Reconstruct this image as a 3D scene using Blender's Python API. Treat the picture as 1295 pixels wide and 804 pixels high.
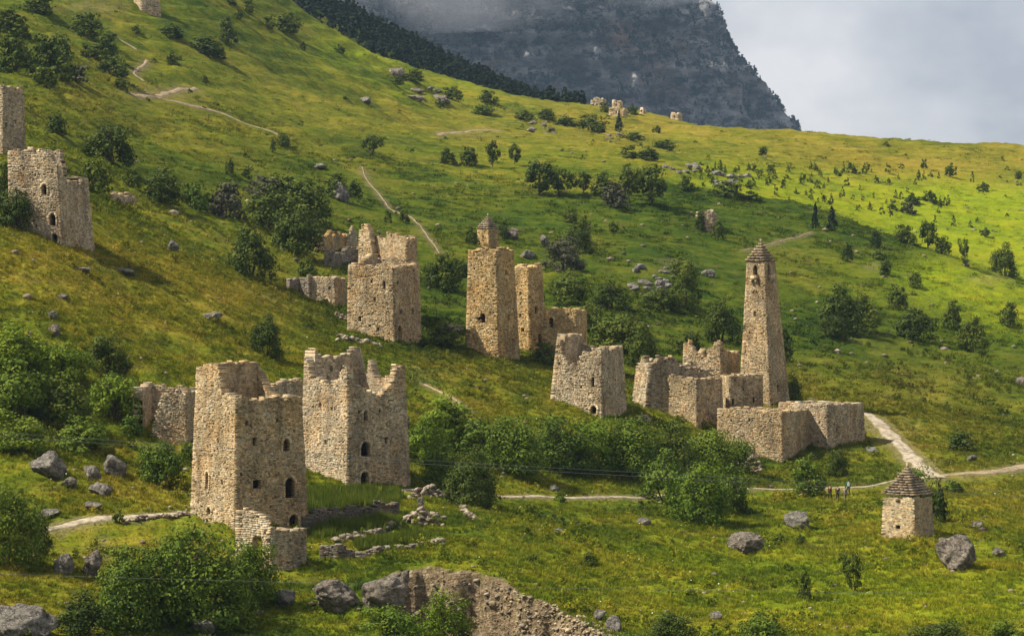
import bpy, bmesh, math, random
import numpy as np
from mathutils import Vector, Matrix, noise as mnoise

for o in list(bpy.data.objects):
    bpy.data.objects.remove(o)
C = bpy.context.scene.collection
S = bpy.context.scene
rng = random.Random(7)
nr = np.random.default_rng(7)
R = math.radians

# ------------------------------------------------------------------ camera
F = 3600.0            # focal length in photo pixels (1295 px wide frame)
HZ = 330.0            # photo row of the eye level
cam_d = bpy.data.cameras.new('camera')
cam = bpy.data.objects.new('camera', cam_d)
C.objects.link(cam)
cam_d.sensor_width = 36.0
cam_d.lens = 36.0 * F / 1295.0
cam_d.shift_y = -(402.0 - HZ) / 1295.0
cam_d.clip_start = 0.5
cam_d.clip_end = 20000.0
cam.location = (0, 0, 0)
cam.rotation_euler = (R(90), 0, 0)
S.camera = cam

# ------------------------------------------------------------------ world, sun, exposure
SUN_AZ, SUN_EL = 82.0, 49.0      # degrees left of the way back to the camera, height
to_sun = Vector((-math.sin(R(SUN_AZ)) * math.cos(R(SUN_EL)), -math.cos(R(SUN_AZ)) * math.cos(R(SUN_EL)), math.sin(R(SUN_EL))))
world = bpy.data.worlds.new('World')
S.world = world
world.use_nodes = True
wn, wl = world.node_tree.nodes, world.node_tree.links
wn.clear()
w_out = wn.new('ShaderNodeOutputWorld')
sky = wn.new('ShaderNodeTexSky')
sky.sky_type = 'NISHITA'
sky.sun_disc = False
sky.sun_elevation = R(SUN_EL)
sky.sun_rotation = math.atan2(to_sun.x, to_sun.y)
sky.altitude = 1400
bg_sky = wn.new('ShaderNodeBackground')
bg_sky.inputs['Strength'].default_value = 0.08
wl.new(sky.outputs[0], bg_sky.inputs['Color'])
bg_cloud = wn.new('ShaderNodeBackground')      # the grey cloud cover over the whole sky
tc = wn.new('ShaderNodeTexCoord')
wmap = wn.new('ShaderNodeMapping')
wmap.inputs['Scale'].default_value = (1, 1, 1.6)
wl.new(tc.outputs['Generated'], wmap.inputs['Vector'])
wnz = wn.new('ShaderNodeTexNoise')
wnz.inputs['Scale'].default_value = 15.0
wnz.inputs['Detail'].default_value = 4
wnz.inputs['Roughness'].default_value = 0.5
wl.new(wmap.outputs[0], wnz.inputs['Vector'])
wr_ = wn.new('ShaderNodeValToRGB')
wr_.color_ramp.elements[0].position = 0.34
wr_.color_ramp.elements[0].color = (0.265, 0.268, 0.292, 1)
wr_.color_ramp.elements[1].position = 0.68
wr_.color_ramp.elements[1].color = (0.500, 0.482, 0.480, 1)
wl.new(wnz.outputs['Fac'], wr_.inputs['Fac'])
wl.new(wr_.outputs['Color'], bg_cloud.inputs['Color'])
bg_cloud.inputs['Strength'].default_value = 1.0
wmix = wn.new('ShaderNodeMixShader')
wmix.inputs[0].default_value = 0.94
wl.new(bg_sky.outputs[0], wmix.inputs[1])
wl.new(bg_cloud.outputs[0], wmix.inputs[2])
wl.new(wmix.outputs[0], w_out.inputs['Surface'])

sun_d = bpy.data.lights.new('sun', 'SUN')
sun_d.energy = 5.0
sun_d.angle = R(0.5)
sun_d.color = (1.0, 0.9, 0.74)
sun = bpy.data.objects.new('sun', sun_d)
C.objects.link(sun)
sun.rotation_euler = (-to_sun).to_track_quat('-Z', 'Y').to_euler()

S.view_settings.view_transform = 'Standard'
S.view_settings.look = 'None'
S.view_settings.exposure = 0.74
S.view_settings.gamma = 1.0
S.view_settings.use_curve_mapping = False
try:
    S.cycles.use_denoising = True
    S.cycles.denoiser = 'OPENIMAGEDENOISE'
    S.cycles.max_bounces = 5
    S.cycles.transparent_max_bounces = 4
    S.cycles.volume_bounces = 0
except Exception:
    pass

# ------------------------------------------------------------------ numpy noise
def _hash(ix, iy, seed):
    n = (ix.astype(np.int64) * 374761393 + iy.astype(np.int64) * 668265263 + seed * 1274126177) & 0x7fffffff
    n = ((n ^ (n >> 13)) * 1274126177) & 0x7fffffff
    n = (n ^ (n >> 16)) & 0xffff
    return n.astype(np.float64) * (2 * math.pi / 65536.0)

def perlin(x, y, seed=0):
    x0, y0 = np.floor(x), np.floor(y)
    fx, fy = x - x0, y - y0
    u, v = fx * fx * fx * (fx * (fx * 6 - 15) + 10), fy * fy * fy * (fy * (fy * 6 - 15) + 10)
    def g(dx, dy):
        a = _hash(x0 + dx, y0 + dy, seed)
        return np.cos(a) * (fx - dx) + np.sin(a) * (fy - dy)
    a, b, c, d = g(0, 0), g(1, 0), g(0, 1), g(1, 1)
    return (a + (b - a) * u + (c - a) * v + (a - b - c + d) * u * v) * 1.5

def fbm(x, y, seed=0, octv=3):
    r = 0; a = 1.0; s = 0
    for k in range(octv):
        r = r + a * perlin(x, y, seed + k * 17); s += a
        x, y, a = x * 2.03 + 11.3, y * 2.03 - 7.7, a * 0.5
    return r / s

def sstep(a, b, x):
    t = np.clip((x - a) / (b - a), 0, 1)
    return t * t * (3 - 2 * t)

# ------------------------------------------------------------------ terrain: height as seen along rays from the viewpoint hill
def pchip(xk, yk, x):
    xk, yk = np.asarray(xk, float), np.asarray(yk, float)
    h = np.diff(xk); d = np.diff(yk, axis=0) / h[(...,) + (None,) * (yk.ndim - 1)]
    m = np.zeros_like(yk)
    hh = h[(...,) + (None,) * (yk.ndim - 1)]
    w1, w2 = 2 * hh[1:] + hh[:-1], hh[1:] + 2 * hh[:-1]
    same = d[:-1] * d[1:] > 0
    with np.errstate(divide='ignore', invalid='ignore'):
        mm = (w1 + w2) / (w1 / d[:-1] + w2 / d[1:])
    m[1:-1] = np.where(same, mm, 0)
    m[0], m[-1] = d[0], d[-1]
    i = np.clip(np.searchsorted(xk, x, side='right') - 1, 0, len(xk) - 2)
    t = (x - xk[i]) / h[i]
    tt = t[(...,) + (None,) * (yk.ndim - 1)]
    H = h[i][(...,) + (None,) * (yk.ndim - 1)]
    return ((1 + 2 * tt) * (1 - tt) ** 2 * yk[i] + tt * (1 - tt) ** 2 * H * m[i]
            + tt * tt * (3 - 2 * tt) * yk[i + 1] + tt * tt * (tt - 1) * H * m[i + 1])

NEAR = [(8, 2100), (20, 1750), (40, 1420), (100, 1130), (160, 960)]
COLS = {
 -600: [(205, 800), (220, 740), (235, 680), (250, 630), (262, 580), (275, 530), (285, 480), (295, 430), (305, 380), (315, 340), (325, 295), (340, 260), (365, 215), (400, 165), (450, 110), (520, 60), (600, 10), (680, -40), (760, -100), (900, -200), (960, -190), (1100, -150), (2600, 200)],
 0: [(205, 830), (220, 770), (235, 710), (250, 660), (262, 610), (275, 560), (285, 510), (295, 460), (305, 410), (315, 370), (325, 325), (340, 290), (365, 245), (400, 195), (450, 140), (520, 90), (600, 40), (680, -10), (760, -70), (900, -170), (960, -160), (1100, -120), (2600, 200)],
 200: [(210, 830), (222, 785), (238, 728), (248, 692), (256, 655), (268, 622), (280, 590), (290, 550), (300, 505), (315, 450), (330, 405), (350, 355), (380, 307), (420, 262), (470, 215), (530, 172), (590, 132), (650, 90), (700, 45), (740, 5), (800, -60), (900, -130), (960, -120), (1100, -90), (2600, 220)],
 400: [(212, 830), (222, 790), (232, 748), (243, 712), (254, 680), (268, 645), (285, 612), (300, 570), (315, 522), (335, 475), (350, 440), (372, 405), (400, 370), (430, 330), (470, 285), (520, 242), (580, 203), (640, 173), (700, 138), (760, 102), (810, 70), (850, 42), (880, 26), (905, 30), (960, 40), (1080, 20), (1180, 3), (1230, 10), (1500, 80), (2600, 250)],
 600: [(208, 830), (218, 785), (226, 755), (234, 727), (246, 698), (265, 664), (285, 635), (300, 614), (315, 585), (330, 548), (345, 510), (360, 477), (370, 455), (390, 425), (420, 385), (450, 350), (490, 312), (530, 280), (580, 247), (640, 213), (700, 190), (760, 172), (830, 148), (900, 125), (950, 110), (985, 114), (1030, 120), (1120, 110), (1200, 97), (1250, 103), (1500, 150), (2600, 260)],
 800: [(212, 830), (225, 800), (240, 768), (265, 715), (290, 672), (318, 628), (335, 584), (350, 546), (365, 512), (385, 470), (410, 430), (440, 390), (480, 350), (530, 303), (580, 263), (620, 238), (660, 218), (710, 200), (760, 188), (830, 174), (900, 160), (960, 147), (1010, 139), (1040, 143), (1150, 170), (1500, 230), (2600, 300)],
 1000: [(212, 850), (232, 804), (260, 742), (288, 690), (315, 650), (336, 622), (354, 592), (368, 555), (385, 510), (410, 470), (450, 420), (500, 370), (550, 325), (590, 287), (620, 264), (640, 258), (660, 261), (700, 249), (760, 224), (820, 202), (870, 183), (905, 167), (930, 170), (1000, 190), (1200, 250), (2600, 330)],
 1200: [(212, 850), (232, 804), (260, 738), (288, 682), (318, 636), (345, 602), (368, 565), (388, 530), (420, 490), (460, 448), (500, 410), (540, 372), (575, 342), (600, 325), (620, 326), (640, 330), (680, 316), (740, 272), (800, 236), (860, 206), (902, 183), (940, 187), (1000, 200), (1200, 260), (2600, 340)],
 1295: [(212, 850), (232, 806), (260, 745), (288, 690), (318, 648), (345, 612), (368, 574), (388, 545), (420, 505), (460, 463), (500, 428), (540, 397), (580, 366), (605, 354), (640, 357), (680, 334), (740, 285), (800, 245), (860, 210), (905, 186), (940, 189), (1000, 205), (1200, 265), (2600, 340)],
 1900: [(212, 860), (232, 830), (288, 730), (345, 665), (388, 600), (420, 560), (460, 520), (540, 460), (605, 420), (640, 418), (680, 390), (740, 340), (800, 290), (860, 245), (905, 215), (940, 217), (1000, 230), (1200, 290), (2600, 350)],
}
_ld = np.linspace(math.log(8), math.log(2600), 1600)
_px = sorted(COLS)
_tab = np.stack([pchip(np.log([d for d, _ in NEAR + COLS[p]]), [(HZ - y) / F for _, y in NEAR + COLS[p]], _ld) for p in _px])
_pxd = np.linspace(-600, 1900, 501)
_E = pchip(_px, _tab, _pxd)              # tangent of elevation on (bearing, log distance)
EDGE = dict(x0=488.0, x1=800.0)

def base_e(px, D):
    a = np.clip((px + 600) / 2500.0 * 500, 0, 499.999)
    b = np.clip((np.log(np.maximum(D, 8.0)) - _ld[0]) / (_ld[-1] - _ld[0]) * 1599, 0, 1598.999)
    i, j = a.astype(int), b.astype(int)
    fa, fb = a - i, b - j
    return (_E[i, j] * (1 - fa) * (1 - fb) + _E[i + 1, j] * fa * (1 - fb) + _E[i, j + 1] * (1 - fa) * fb + _E[i + 1, j + 1] * fa * fb)

def bank_depth(px, D, x):
    """the eroded bank at the near edge of the terrace"""
    w = sstep(478, 520, px) * (1 - sstep(765, 812, px))
    top = np.interp(px, [480, 520, 600, 640, 700, 740, 790], [236.5, 237.0, 235.5, 232.5, 228.0, 224.0, 217.5]) + 0.9 * perlin(x * 0.45, D * 0.1, 5) + 0.35 * perlin(x * 1.7, D * 0.2, 6)
    t = np.clip((top - D) / 3.2, 0, 1)
    return w * (4.6 * sstep(0, 1.3, top - D + 0.35 * perlin(x * 0.9, D * 0.9, 7)) + 1.0 * t), w * sstep(-0.55, -0.1, top - D) * (1 - sstep(11, 17, top - D + 2 * perlin(x * 0.3, D * 0.3, 12)))

PATHS = []        # world polylines, filled below: (points, half width)
def path_dist(x, y):
    d = np.full(x.shape, 1e3)
    for P, hw in PATHS:
        a, b = P[:-1], P[1:]
        lo, hi = P.min(0) - 8, P.max(0) + 8
        m = (x > lo[0]) & (x < hi[0]) & (y > lo[1]) & (y < hi[1])
        if not m.any():
            continue
        xm, ym = x[m][:, None], y[m][:, None]
        ab = b - a
        t = np.clip(((xm - a[:, 0]) * ab[:, 0] + (ym - a[:, 1]) * ab[:, 1]) / np.maximum((ab ** 2).sum(1), 1e-9), 0, 1)
        dd = np.sqrt((a[:, 0] + t * ab[:, 0] - xm) ** 2 + (a[:, 1] + t * ab[:, 1] - ym) ** 2).min(1) - hw
        d[m] = np.minimum(d[m], dd)
    return d

def ground_z(x, y, rough=True):
    x, y = np.asarray(x, float), np.asarray(y, float)
    sh = x.shape
    x, y = np.atleast_1d(x).ravel(), np.atleast_1d(y).ravel()
    D = np.maximum(y, 8.0)
    px = 647.5 + F * x / D
    z = base_e(px, D) * D
    bd, _ = bank_depth(px, D, x)
    z = z - bd
    if rough:
        k = sstep(0.0, 1.5, path_dist(x, y)) if PATHS else 1.0
        b = 0.42 * fbm(x * 0.11, y * 0.08, 1, 2) + k * (0.34 * perlin(x * 0.42, y * 0.30, 2) + 0.20 * perlin(x * 1.0, y * 0.75, 3))
        far = sstep(380, 520, D)
        k2 = 0.12 + 0.88 * sstep(0.0, 5.0, path_dist(x, y)) if PATHS else 1.0
        terr = perlin(x * 0.018 + 0.25 * perlin(x * 0.05, y * 0.05, 8), y * 0.085 + 0.006 * x, 4)
        b = b + k2 * far * (1.15 * terr + 0.42 * perlin(x * 0.05, y * 0.22, 9)) + k2 * sstep(350, 440, D) * 0.42 * perlin(x * 0.10, y * 0.42, 13) + k2 * sstep(500, 900, D) * 0.5 * perlin(x * 0.12, y * 0.10, 10)
        # old field terraces that follow the contours
        ta = sstep(370, 430, D) * (1 - sstep(860, 940, D)) * (1 - sstep(700, 860, px)) * np.clip(0.55 + 1.3 * fbm(x * 0.012, D * 0.01, 15, 2), 0, 1)
        z = z + k2 * ta * 0.52 * np.sin(2 * math.pi * z / 4.6 + 2.2 * perlin(x * 0.02, D * 0.02, 16))
        z = z + b * sstep(20, 120, D)
    return z.reshape(sh)

_Ds = np.exp(np.linspace(math.log(196), math.log(2500), 3000))
def hit(px, py, rough=True):
    """where the ground shows at a photo pixel: (x, y, z)"""
    xs = (px - 647.5) / F * _Ds
    e = ground_z(xs, _Ds, rough) / _Ds
    ok = np.nonzero(HZ - e * F <= py)[0]
    if len(ok) == 0:
        i = len(_Ds) - 1
    else:
        i = ok[0]
    D = float(_Ds[i])
    if 0 < i < len(_Ds):
        r0, r1 = HZ - e[i - 1] * F, HZ - e[i] * F
        if r0 > py and r0 - r1 > 1e-6:
            D = float(_Ds[i - 1] + (_Ds[i] - _Ds[i - 1]) * (r0 - py) / (r0 - r1))
    x = (px - 647.5) / F * D
    return Vector((x, D, float(ground_z(x, D, rough))))

def gz(x, y):
    return float(ground_z(np.array([x]), np.array([y]))[0])

def zpix(py, D):
    return (HZ - py) / F * D

PATH_PX = [
 ('gravel_path', 'pale gravel path running past the front tower', [(58, 668), (100, 661), (150, 655), (200, 650), (236, 647)], 0.75, 1),
 ('gravel_path', 'pale footpath through the terrace below the thicket', [(484, 624), (520, 618), (560, 622), (600, 626), (650, 628), (700, 628), (760, 629), (810, 628), (880, 624), (960, 619), (1030, 617), (1080, 616), (1118, 611), (1150, 607), (1186, 606)], 0.55, 1),
 ('dirt_road', 'dusty grey road curving past the last roofless house', [(1096, 524), (1112, 536), (1122, 548), (1138, 562), (1152, 577), (1168, 592), (1186, 607)], 1.35, 1),
 ('dirt_track', 'bare dirt track at the right edge of the meadow', [(1186, 603), (1215, 600), (1250, 598), (1300, 588)], 1.0, 1),
 ('dirt_track', 'pale track zigzagging across the upper hillside', [(165, 120), (200, 123), (235, 131), (275, 142), (300, 152), (345, 168), (400, 188)], 1.0, 0),
 ('dirt_track', 'upper fork of the hillside track', [(196, 121), (220, 115), (248, 111)], 0.9, 0),
 ('dirt_track', 'short pale scar on the terraced slope', [(552, 171), (580, 167), (610, 164), (632, 166)], 0.8, 0),
 ('dirt_track', 'eroded gully track high on the left slope', [(139, 39), (150, 50), (175, 65)], 0.5, 0),
 ('dirt_track', 'bent scrap of track above the hillside fork', [(186, 76), (177, 86), (168, 92), (183, 103)], 0.5, 0),
 ('footpath', 'thin footpath climbing behind the ruined house', [(458, 212), (463, 228), (480, 245), (492, 264), (520, 275), (532, 287), (545, 306), (556, 320)], 0.15, 0),
 ('footpath', 'thin worn footpath on the slope by the battle tower', [(940, 318), (985, 306), (1010, 299), (1028, 293)], 0.2, 0),
 ('footpath', 'worn sandy footpath on the slope above the thicket', [(537, 485), (560, 497), (578, 506), (590, 517)], 0.35, 0),
]
_pw = []
for nm, lb, pts, hw, near in PATH_PX:
    d = []
    for (a, b) in zip(pts[:-1], pts[1:]):
        for k in range(6):
            d.append((a[0] + (b[0] - a[0]) * k / 6, a[1] + (b[1] - a[1]) * k / 6))
    d.append(pts[-1])
    P = np.array([hit(q[0], q[1], False)[:2] for q in d])
    for _ in range(3):
        P[1:-1] = 0.25 * P[:-2] + 0.5 * P[1:-1] + 0.25 * P[2:]
    _pw.append((P, hw))
PATHS.extend(_pw)

# ------------------------------------------------------------------ materials
def mat(name):
    m = bpy.data.materials.new(name)
    m.use_nodes = True
    nt = m.node_tree
    nt.nodes.clear()
    out = nt.nodes.new('ShaderNodeOutputMaterial')
    return m, nt, out

class NB:
    """small node builder"""
    def __init__(s, nt):
        s.nt = nt
        g = s.n('ShaderNodeNewGeometry')
        s.pos = g.outputs['Position']
        s.normal = g.outputs['Normal']
    def n(s, t, **k):
        x = s.nt.nodes.new(t)
        for a, b in k.items():
            setattr(x, a, b)
        return x
    def link(s, a, b):
        if isinstance(a, (int, float)):
            b.default_value = a
        elif isinstance(a, tuple):
            b.default_value = a if len(a) != 3 or len(b.default_value) == 3 else a + (1,)
        else:
            s.nt.links.new(a, b)
    def noise(s, scale, detail=3, rough=0.55, vec=None, sc3=None):
        v = vec or s.pos
        if sc3:
            m = s.n('ShaderNodeMapping'); m.inputs['Scale'].default_value = sc3
            s.link(v, m.inputs['Vector']); v = m.outputs[0]
        x = s.n('ShaderNodeTexNoise')
        x.inputs['Scale'].default_value = scale; x.inputs['Detail'].default_value = detail; x.inputs['Roughness'].default_value = rough
        s.link(v, x.inputs['Vector'])
        return x.outputs['Fac']
    def math(s, op, a, b=0.0, c=None):
        x = s.n('ShaderNodeMath', operation=op)
        s.link(a, x.inputs[0]); s.link(b, x.inputs[1])
        if c is not None:
            s.link(c, x.inputs[2])
        return x.outputs[0]
    def mapr(s, v, a, b, c=0.0, d=1.0):
        x = s.n('ShaderNodeMapRange')
        x.inputs[1].default_value = a; x.inputs[2].default_value = b; x.inputs[3].default_value = c; x.inputs[4].default_value = d
        s.link(v, x.inputs[0])
        return x.outputs[0]
    def mix(s, f, a, b, mode='MIX'):
        x = s.n('ShaderNodeMix', data_type='RGBA', blend_type=mode)
        s.link(f, x.inputs[0]); s.link(a, x.inputs[6]); s.link(b, x.inputs[7])
        return x.outputs[2]
    def ramp(s, v, stops):
        x = s.n('ShaderNodeValToRGB')
        e = x.color_ramp.elements
        while len(e) < len(stops):
            e.new(0.5)
        for k, (p, c) in enumerate(stops):
            e[k].position = p; e[k].color = c + (1,) if len(c) == 3 else c
        s.link(v, x.inputs[0])
        return x.outputs[0]
    def attr(s, name, typ='GEOMETRY'):
        x = s.n('ShaderNodeAttribute', attribute_type=typ, attribute_name=name)
        return x
    def bump(s, h, strength, dist):
        x = s.n('ShaderNodeBump')
        x.inputs['Strength'].default_value = strength; x.inputs['Distance'].default_value = dist
        s.link(h, x.inputs['Height'])
        return x.outputs[0]
    def bsdf(s, col, rough=0.9, normal=None, spec=0.2):
        x = s.n('ShaderNodeBsdfPrincipled')
        s.link(col, x.inputs['Base Color']); s.link(rough, x.inputs['Roughness'])
        x.inputs['Specular IOR Level'].default_value = spec
        if normal is not None:
            s.link(normal, x.inputs['Normal'])
        return x.outputs[0]

def meadow(b, ztype):
    """colour of the grassland, with painted cloud light and shade; zone: r lush, g dry hay, b bare soil"""
    at = b.attr('zone', ztype)
    sep = b.n('ShaderNodeSeparateColor')
    b.link(at.outputs['Color'], sep.inputs[0])
    n1 = b.noise(0.045, 4, 0.6, sc3=(1, 0.6, 1))
    n2 = b.noise(0.32, 4, 0.6)
    n3 = b.noise(1.6, 5, 0.7)
    n4 = b.noise(0.5, 4, 0.65, sc3=(0.12, 0.35, 2.2))      # contour-following bands
    v = b.math('ADD', b.math('MULTIPLY', n1, 0.36), b.math('ADD', b.math('MULTIPLY', n2, 0.26), b.math('ADD', b.math('MULTIPLY', n3, 0.26), b.math('MULTIPLY', n4, 0.34))))
    v = b.math('ADD', b.math('MULTIPLY', b.math('SUBTRACT', v, 0.61), 1.5), 0.515)
    g = b.ramp(v, [(0.28, (0.022, 0.046, 0.005)), (0.41, (0.066, 0.104, 0.006)), (0.52, (0.132, 0.156, 0.008)), (0.66, (0.235, 0.205, 0.020))])
    lush_lit = b.ramp(v, [(0.36, (0.120, 0.180, 0.006)), (0.52, (0.210, 0.270, 0.007)), (0.66, (0.280, 0.290, 0.010))])
    hay = b.ramp(v, [(0.36, (0.130, 0.130, 0.012)), (0.52, (0.225, 0.185, 0.018)), (0.66, (0.310, 0.230, 0.040))])
    dry = b.ramp(n3, [(0.35, (0.075, 0.062, 0.022)), (0.65, (0.150, 0.105, 0.045))])
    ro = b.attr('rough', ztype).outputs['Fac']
    g = b.mix(ro, g, b.mix(1.0, g, (0.43, 0.57, 0.60), 'MULTIPLY'))  # darkens coarse grass and paints in the cloud shade
    ln = b.math('ABSOLUTE', b.math('SUBTRACT', b.noise(0.5, 2, 0.5, sc3=(0.10, 0.22, 2.6)), 0.5))
    g = b.mix(b.mapr(ln, 0.0, 0.022, 0.5, 0.0), g, b.mix(1.0, g, (0.45, 0.5, 0.5), 'MULTIPLY'))
    c = b.mix(sep.outputs[0], g, lush_lit)
    c = b.mix(sep.outputs[1], c, hay)
    patch = b.math('MULTIPLY', b.mapr(b.noise(0.4, 6, 0.7, sc3=(0.6, 1, 1)), 0.56, 0.68), b.mapr(b.noise(0.06, 2), 0.40, 0.6))
    c = b.mix(b.math('MULTIPLY', patch, 0.75), c, dry)
    soil = b.ramp(b.noise(2.2, 6, 0.75), [(0.34, (0.075, 0.055, 0.032)), (0.52, (0.20, 0.152, 0.090)), (0.70, (0.44, 0.355, 0.235))])
    c = b.mix(sep.outputs[2], c, soil)
    return c, v, n3, sep.outputs[2]

def make_ground_mat():
    m, nt, out = mat('meadow_ground'); b = NB(nt)
    c, v, n3, soil = meadow(b, 'GEOMETRY')
    h = b.math('ADD', b.math('MULTIPLY', b.noise(1.3, 6, 0.7), 0.6), b.math('ADD', b.math('MULTIPLY', b.noise(5.0, 3, 0.6), 0.25), b.math('MULTIPLY', b.noise(0.42, 5, 0.7, sc3=(0.5, 1.0, 1.5)), 1.6)))
    nt.links.new(b.bsdf(c, 0.95, b.bump(h, 1.0, 0.75), 0.05), out.inputs[0])
    return m

def leafy(name, ramp, trans=0.3, ztype=None, rnd=0.35, flat=False):
    m, nt, out = mat(name); b = NB(nt)
    if ztype:
        c, *_ = meadow(b, ztype)
        oi = b.n('ShaderNodeObjectInfo')
        c = b.mix(1.0, c, b.ramp(oi.outputs['Random'], [(0, (0.55, 0.62, 0.5)), (0.5, (1.0, 1.0, 0.9)), (1, (1.55, 1.35, 1.4))]), 'MULTIPLY')
    else:
        oi = b.n('ShaderNodeObjectInfo')
        t = b.attr('tone').outputs['Fac'] if not flat else 0.5
        v = b.math('ADD', b.math('MULTIPLY', t, 0.6), b.math('ADD', b.math('MULTIPLY', oi.outputs['Random'], rnd), b.math('MULTIPLY', b.noise(0.9, 3), 0.3)))
        c = b.ramp(b.math('MULTIPLY', v, 0.8), ramp)
    d = b.bsdf(c, 0.75, None, 0.15)
    tr = b.n('ShaderNodeBsdfTranslucent')
    b.link(b.mix(1.0, c, (1.2, 1.3, 0.6, 1), 'MULTIPLY'), tr.inputs[0])
    mx = b.n('ShaderNodeMixShader'); mx.inputs[0].default_value = trans
    nt.links.new(d, mx.inputs[1]); nt.links.new(tr.outputs[0], mx.inputs[2]); nt.links.new(mx.outputs[0], out.inputs[0])
    return m

def stone_mat(name, c0, c1, c2, stain=(0.10, 0.085, 0.06), stain_amt=0.55, bump=0.5, tone=True):
    m, nt, out = mat(name); b = NB(nt)
    tc = b.n('ShaderNodeTexCoord').outputs['Object']
    c = b.ramp(b.noise(0.5, 5, 0.65, tc), [(0.3, c0), (0.5, c1), (0.7, c2)])
    if tone:
        c = b.mix(1.0, c, b.attr('tone').outputs['Color'], 'MULTIPLY')
    yel = b.mapr(b.noise(0.22, 4, 0.6, tc), 0.50, 0.66, 0, 0.5)
    c = b.mix(yel, c, b.mix(1.0, c, (1.12, 0.86, 0.55), 'MULTIPLY'))
    gry = b.mapr(b.noise(0.45, 5, 0.7, tc, (1, 1, 0.7)), 0.47, 0.62, 0, 0.7)
    c = b.mix(gry, c, b.mix(1.0, c, (0.66, 0.69, 0.72), 'MULTIPLY'))
    st = b.mapr(b.noise(0.6, 6, 0.75, tc, (1, 1, 0.22)), 0.50, 0.66, 0, stain_amt)
    c = b.mix(st, c, stain)
    n = b.noise(3.2, 5, 0.7, tc)
    c = b.mix(1.0, c, b.ramp(n, [(0.3, (0.62, 0.61, 0.6)), (0.6, (1.12, 1.12, 1.12))]), 'MULTIPLY')
    nt.links.new(b.bsdf(c, 0.95, b.bump(n, bump, 0.08), 0.1), out.inputs[0])
    return m

def rock_mat(name, c0, c1, c2, lich):
    m, nt, out = mat(name); b = NB(nt)
    tc = b.n('ShaderNodeTexCoord').outputs['Object']
    c = b.ramp(b.noise(1.6, 9, 0.8, tc), [(0.36, c0), (0.5, c1), (0.62, c2)])
    c = b.mix(b.mapr(b.noise(2.6, 5, 0.7, tc), 0.56, 0.66, 0, 0.6), c, lich)
    sx = b.n('ShaderNodeSeparateXYZ'); b.link(b.normal, sx.inputs[0])
    moss = b.math('MULTIPLY', b.mapr(sx.outputs[2], 0.5, 0.95), b.mapr(b.noise(1.7, 4, 0.6, tc), 0.52, 0.62, 0, 0.4))
    c = b.mix(moss, c, (0.085, 0.085, 0.022))
    ck = b.math('ABSOLUTE', b.math('SUBTRACT', b.noise(0.9, 4, 0.6, tc, (1, 1, 1.6)), 0.5))
    c = b.mix(b.mapr(ck, 0.0, 0.022, 0.75, 0.0), c, (0.035, 0.033, 0.028))
    h = b.math('ADD', b.noise(2.3, 9, 0.8, tc), b.mapr(ck, 0.0, 0.04, -0.35, 0.0))
    nt.links.new(b.bsdf(c, 0.9, b.bump(h, 1.0, 0.6), 0.15), out.inputs[0])
    return m

def plain(name, c, rough=0.8, n=None):
    m, nt, out = mat(name); b = NB(nt)
    col = c
    if n:
        col = b.mix(b.noise(n, 4, 0.6), tuple(k * 0.7 for k in c), tuple(min(1, k * 1.3) for k in c))
    nt.links.new(b.bsdf(col if not isinstance(col, tuple) else col + (1,), rough), out.inputs[0])
    return m

def gravel_mat(name, a, bb, cc):
    m, nt, out = mat(name); b = NB(nt)
    c = b.ramp(b.noise(1.3, 7, 0.75), [(0.36, tuple(q * 0.55 for q in a)), (0.5, bb), (0.66, cc)])
    c = b.mix(b.mapr(b.noise(0.35, 3, 0.6), 0.48, 0.62, 0, 0.45), c, (0.16, 0.135, 0.085))
    ed = b.attr('edge').outputs['Fac']
    mid = b.math('MULTIPLY', b.mapr(ed, 0.0, 0.06, 1.0, 0.0), b.mapr(b.noise(0.9, 4, 0.7), 0.45, 0.6, 0, 0.6))
    c = b.mix(mid, c, (0.095, 0.095, 0.03))
    gr = b.math('MULTIPLY', b.mapr(b.math('ADD', ed, b.math('MULTIPLY', b.noise(1.1, 4, 0.7), 0.9)), 0.75, 1.15), 1.0)
    c = b.mix(gr, c, (0.085, 0.088, 0.022))
    nt.links.new(b.bsdf(c, 0.95, b.bump(b.noise(6, 4, 0.7), 0.6, 0.06), 0.08), out.inputs[0])
    return m

M = {}
M['ground'] = make_ground_mat()
M['grass'] = leafy('meadow_grass', None, 0.25, 'INSTANCER')
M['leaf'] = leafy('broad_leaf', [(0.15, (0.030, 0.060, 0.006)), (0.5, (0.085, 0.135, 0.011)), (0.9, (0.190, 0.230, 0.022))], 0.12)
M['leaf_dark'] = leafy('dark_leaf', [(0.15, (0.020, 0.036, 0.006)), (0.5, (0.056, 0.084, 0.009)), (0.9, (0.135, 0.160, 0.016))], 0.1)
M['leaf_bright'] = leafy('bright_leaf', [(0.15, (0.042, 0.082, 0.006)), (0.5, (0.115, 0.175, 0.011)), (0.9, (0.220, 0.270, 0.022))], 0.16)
M['leaf_grey'] = leafy('grey_twig', [(0.1, (0.030, 0.033, 0.020)), (0.5, (0.062, 0.064, 0.038)), (1.0, (0.115, 0.110, 0.070))], 0.1)
M['leaf_pine'] = leafy('pine_needle', [(0.1, (0.008, 0.016, 0.010)), (0.5, (0.016, 0.030, 0.014)), (1.0, (0.032, 0.050, 0.020))], 0.1)
M['bark'] = plain('bark', (0.075, 0.055, 0.040), 0.95, 3.0)
M['stone_warm'] = stone_mat('warm_limestone', (0.33, 0.24, 0.13), (0.46, 0.355, 0.21), (0.56, 0.455, 0.305))
M['stone_pale'] = stone_mat('pale_limestone', (0.335, 0.26, 0.165), (0.455, 0.37, 0.245), (0.56, 0.475, 0.34))
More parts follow.
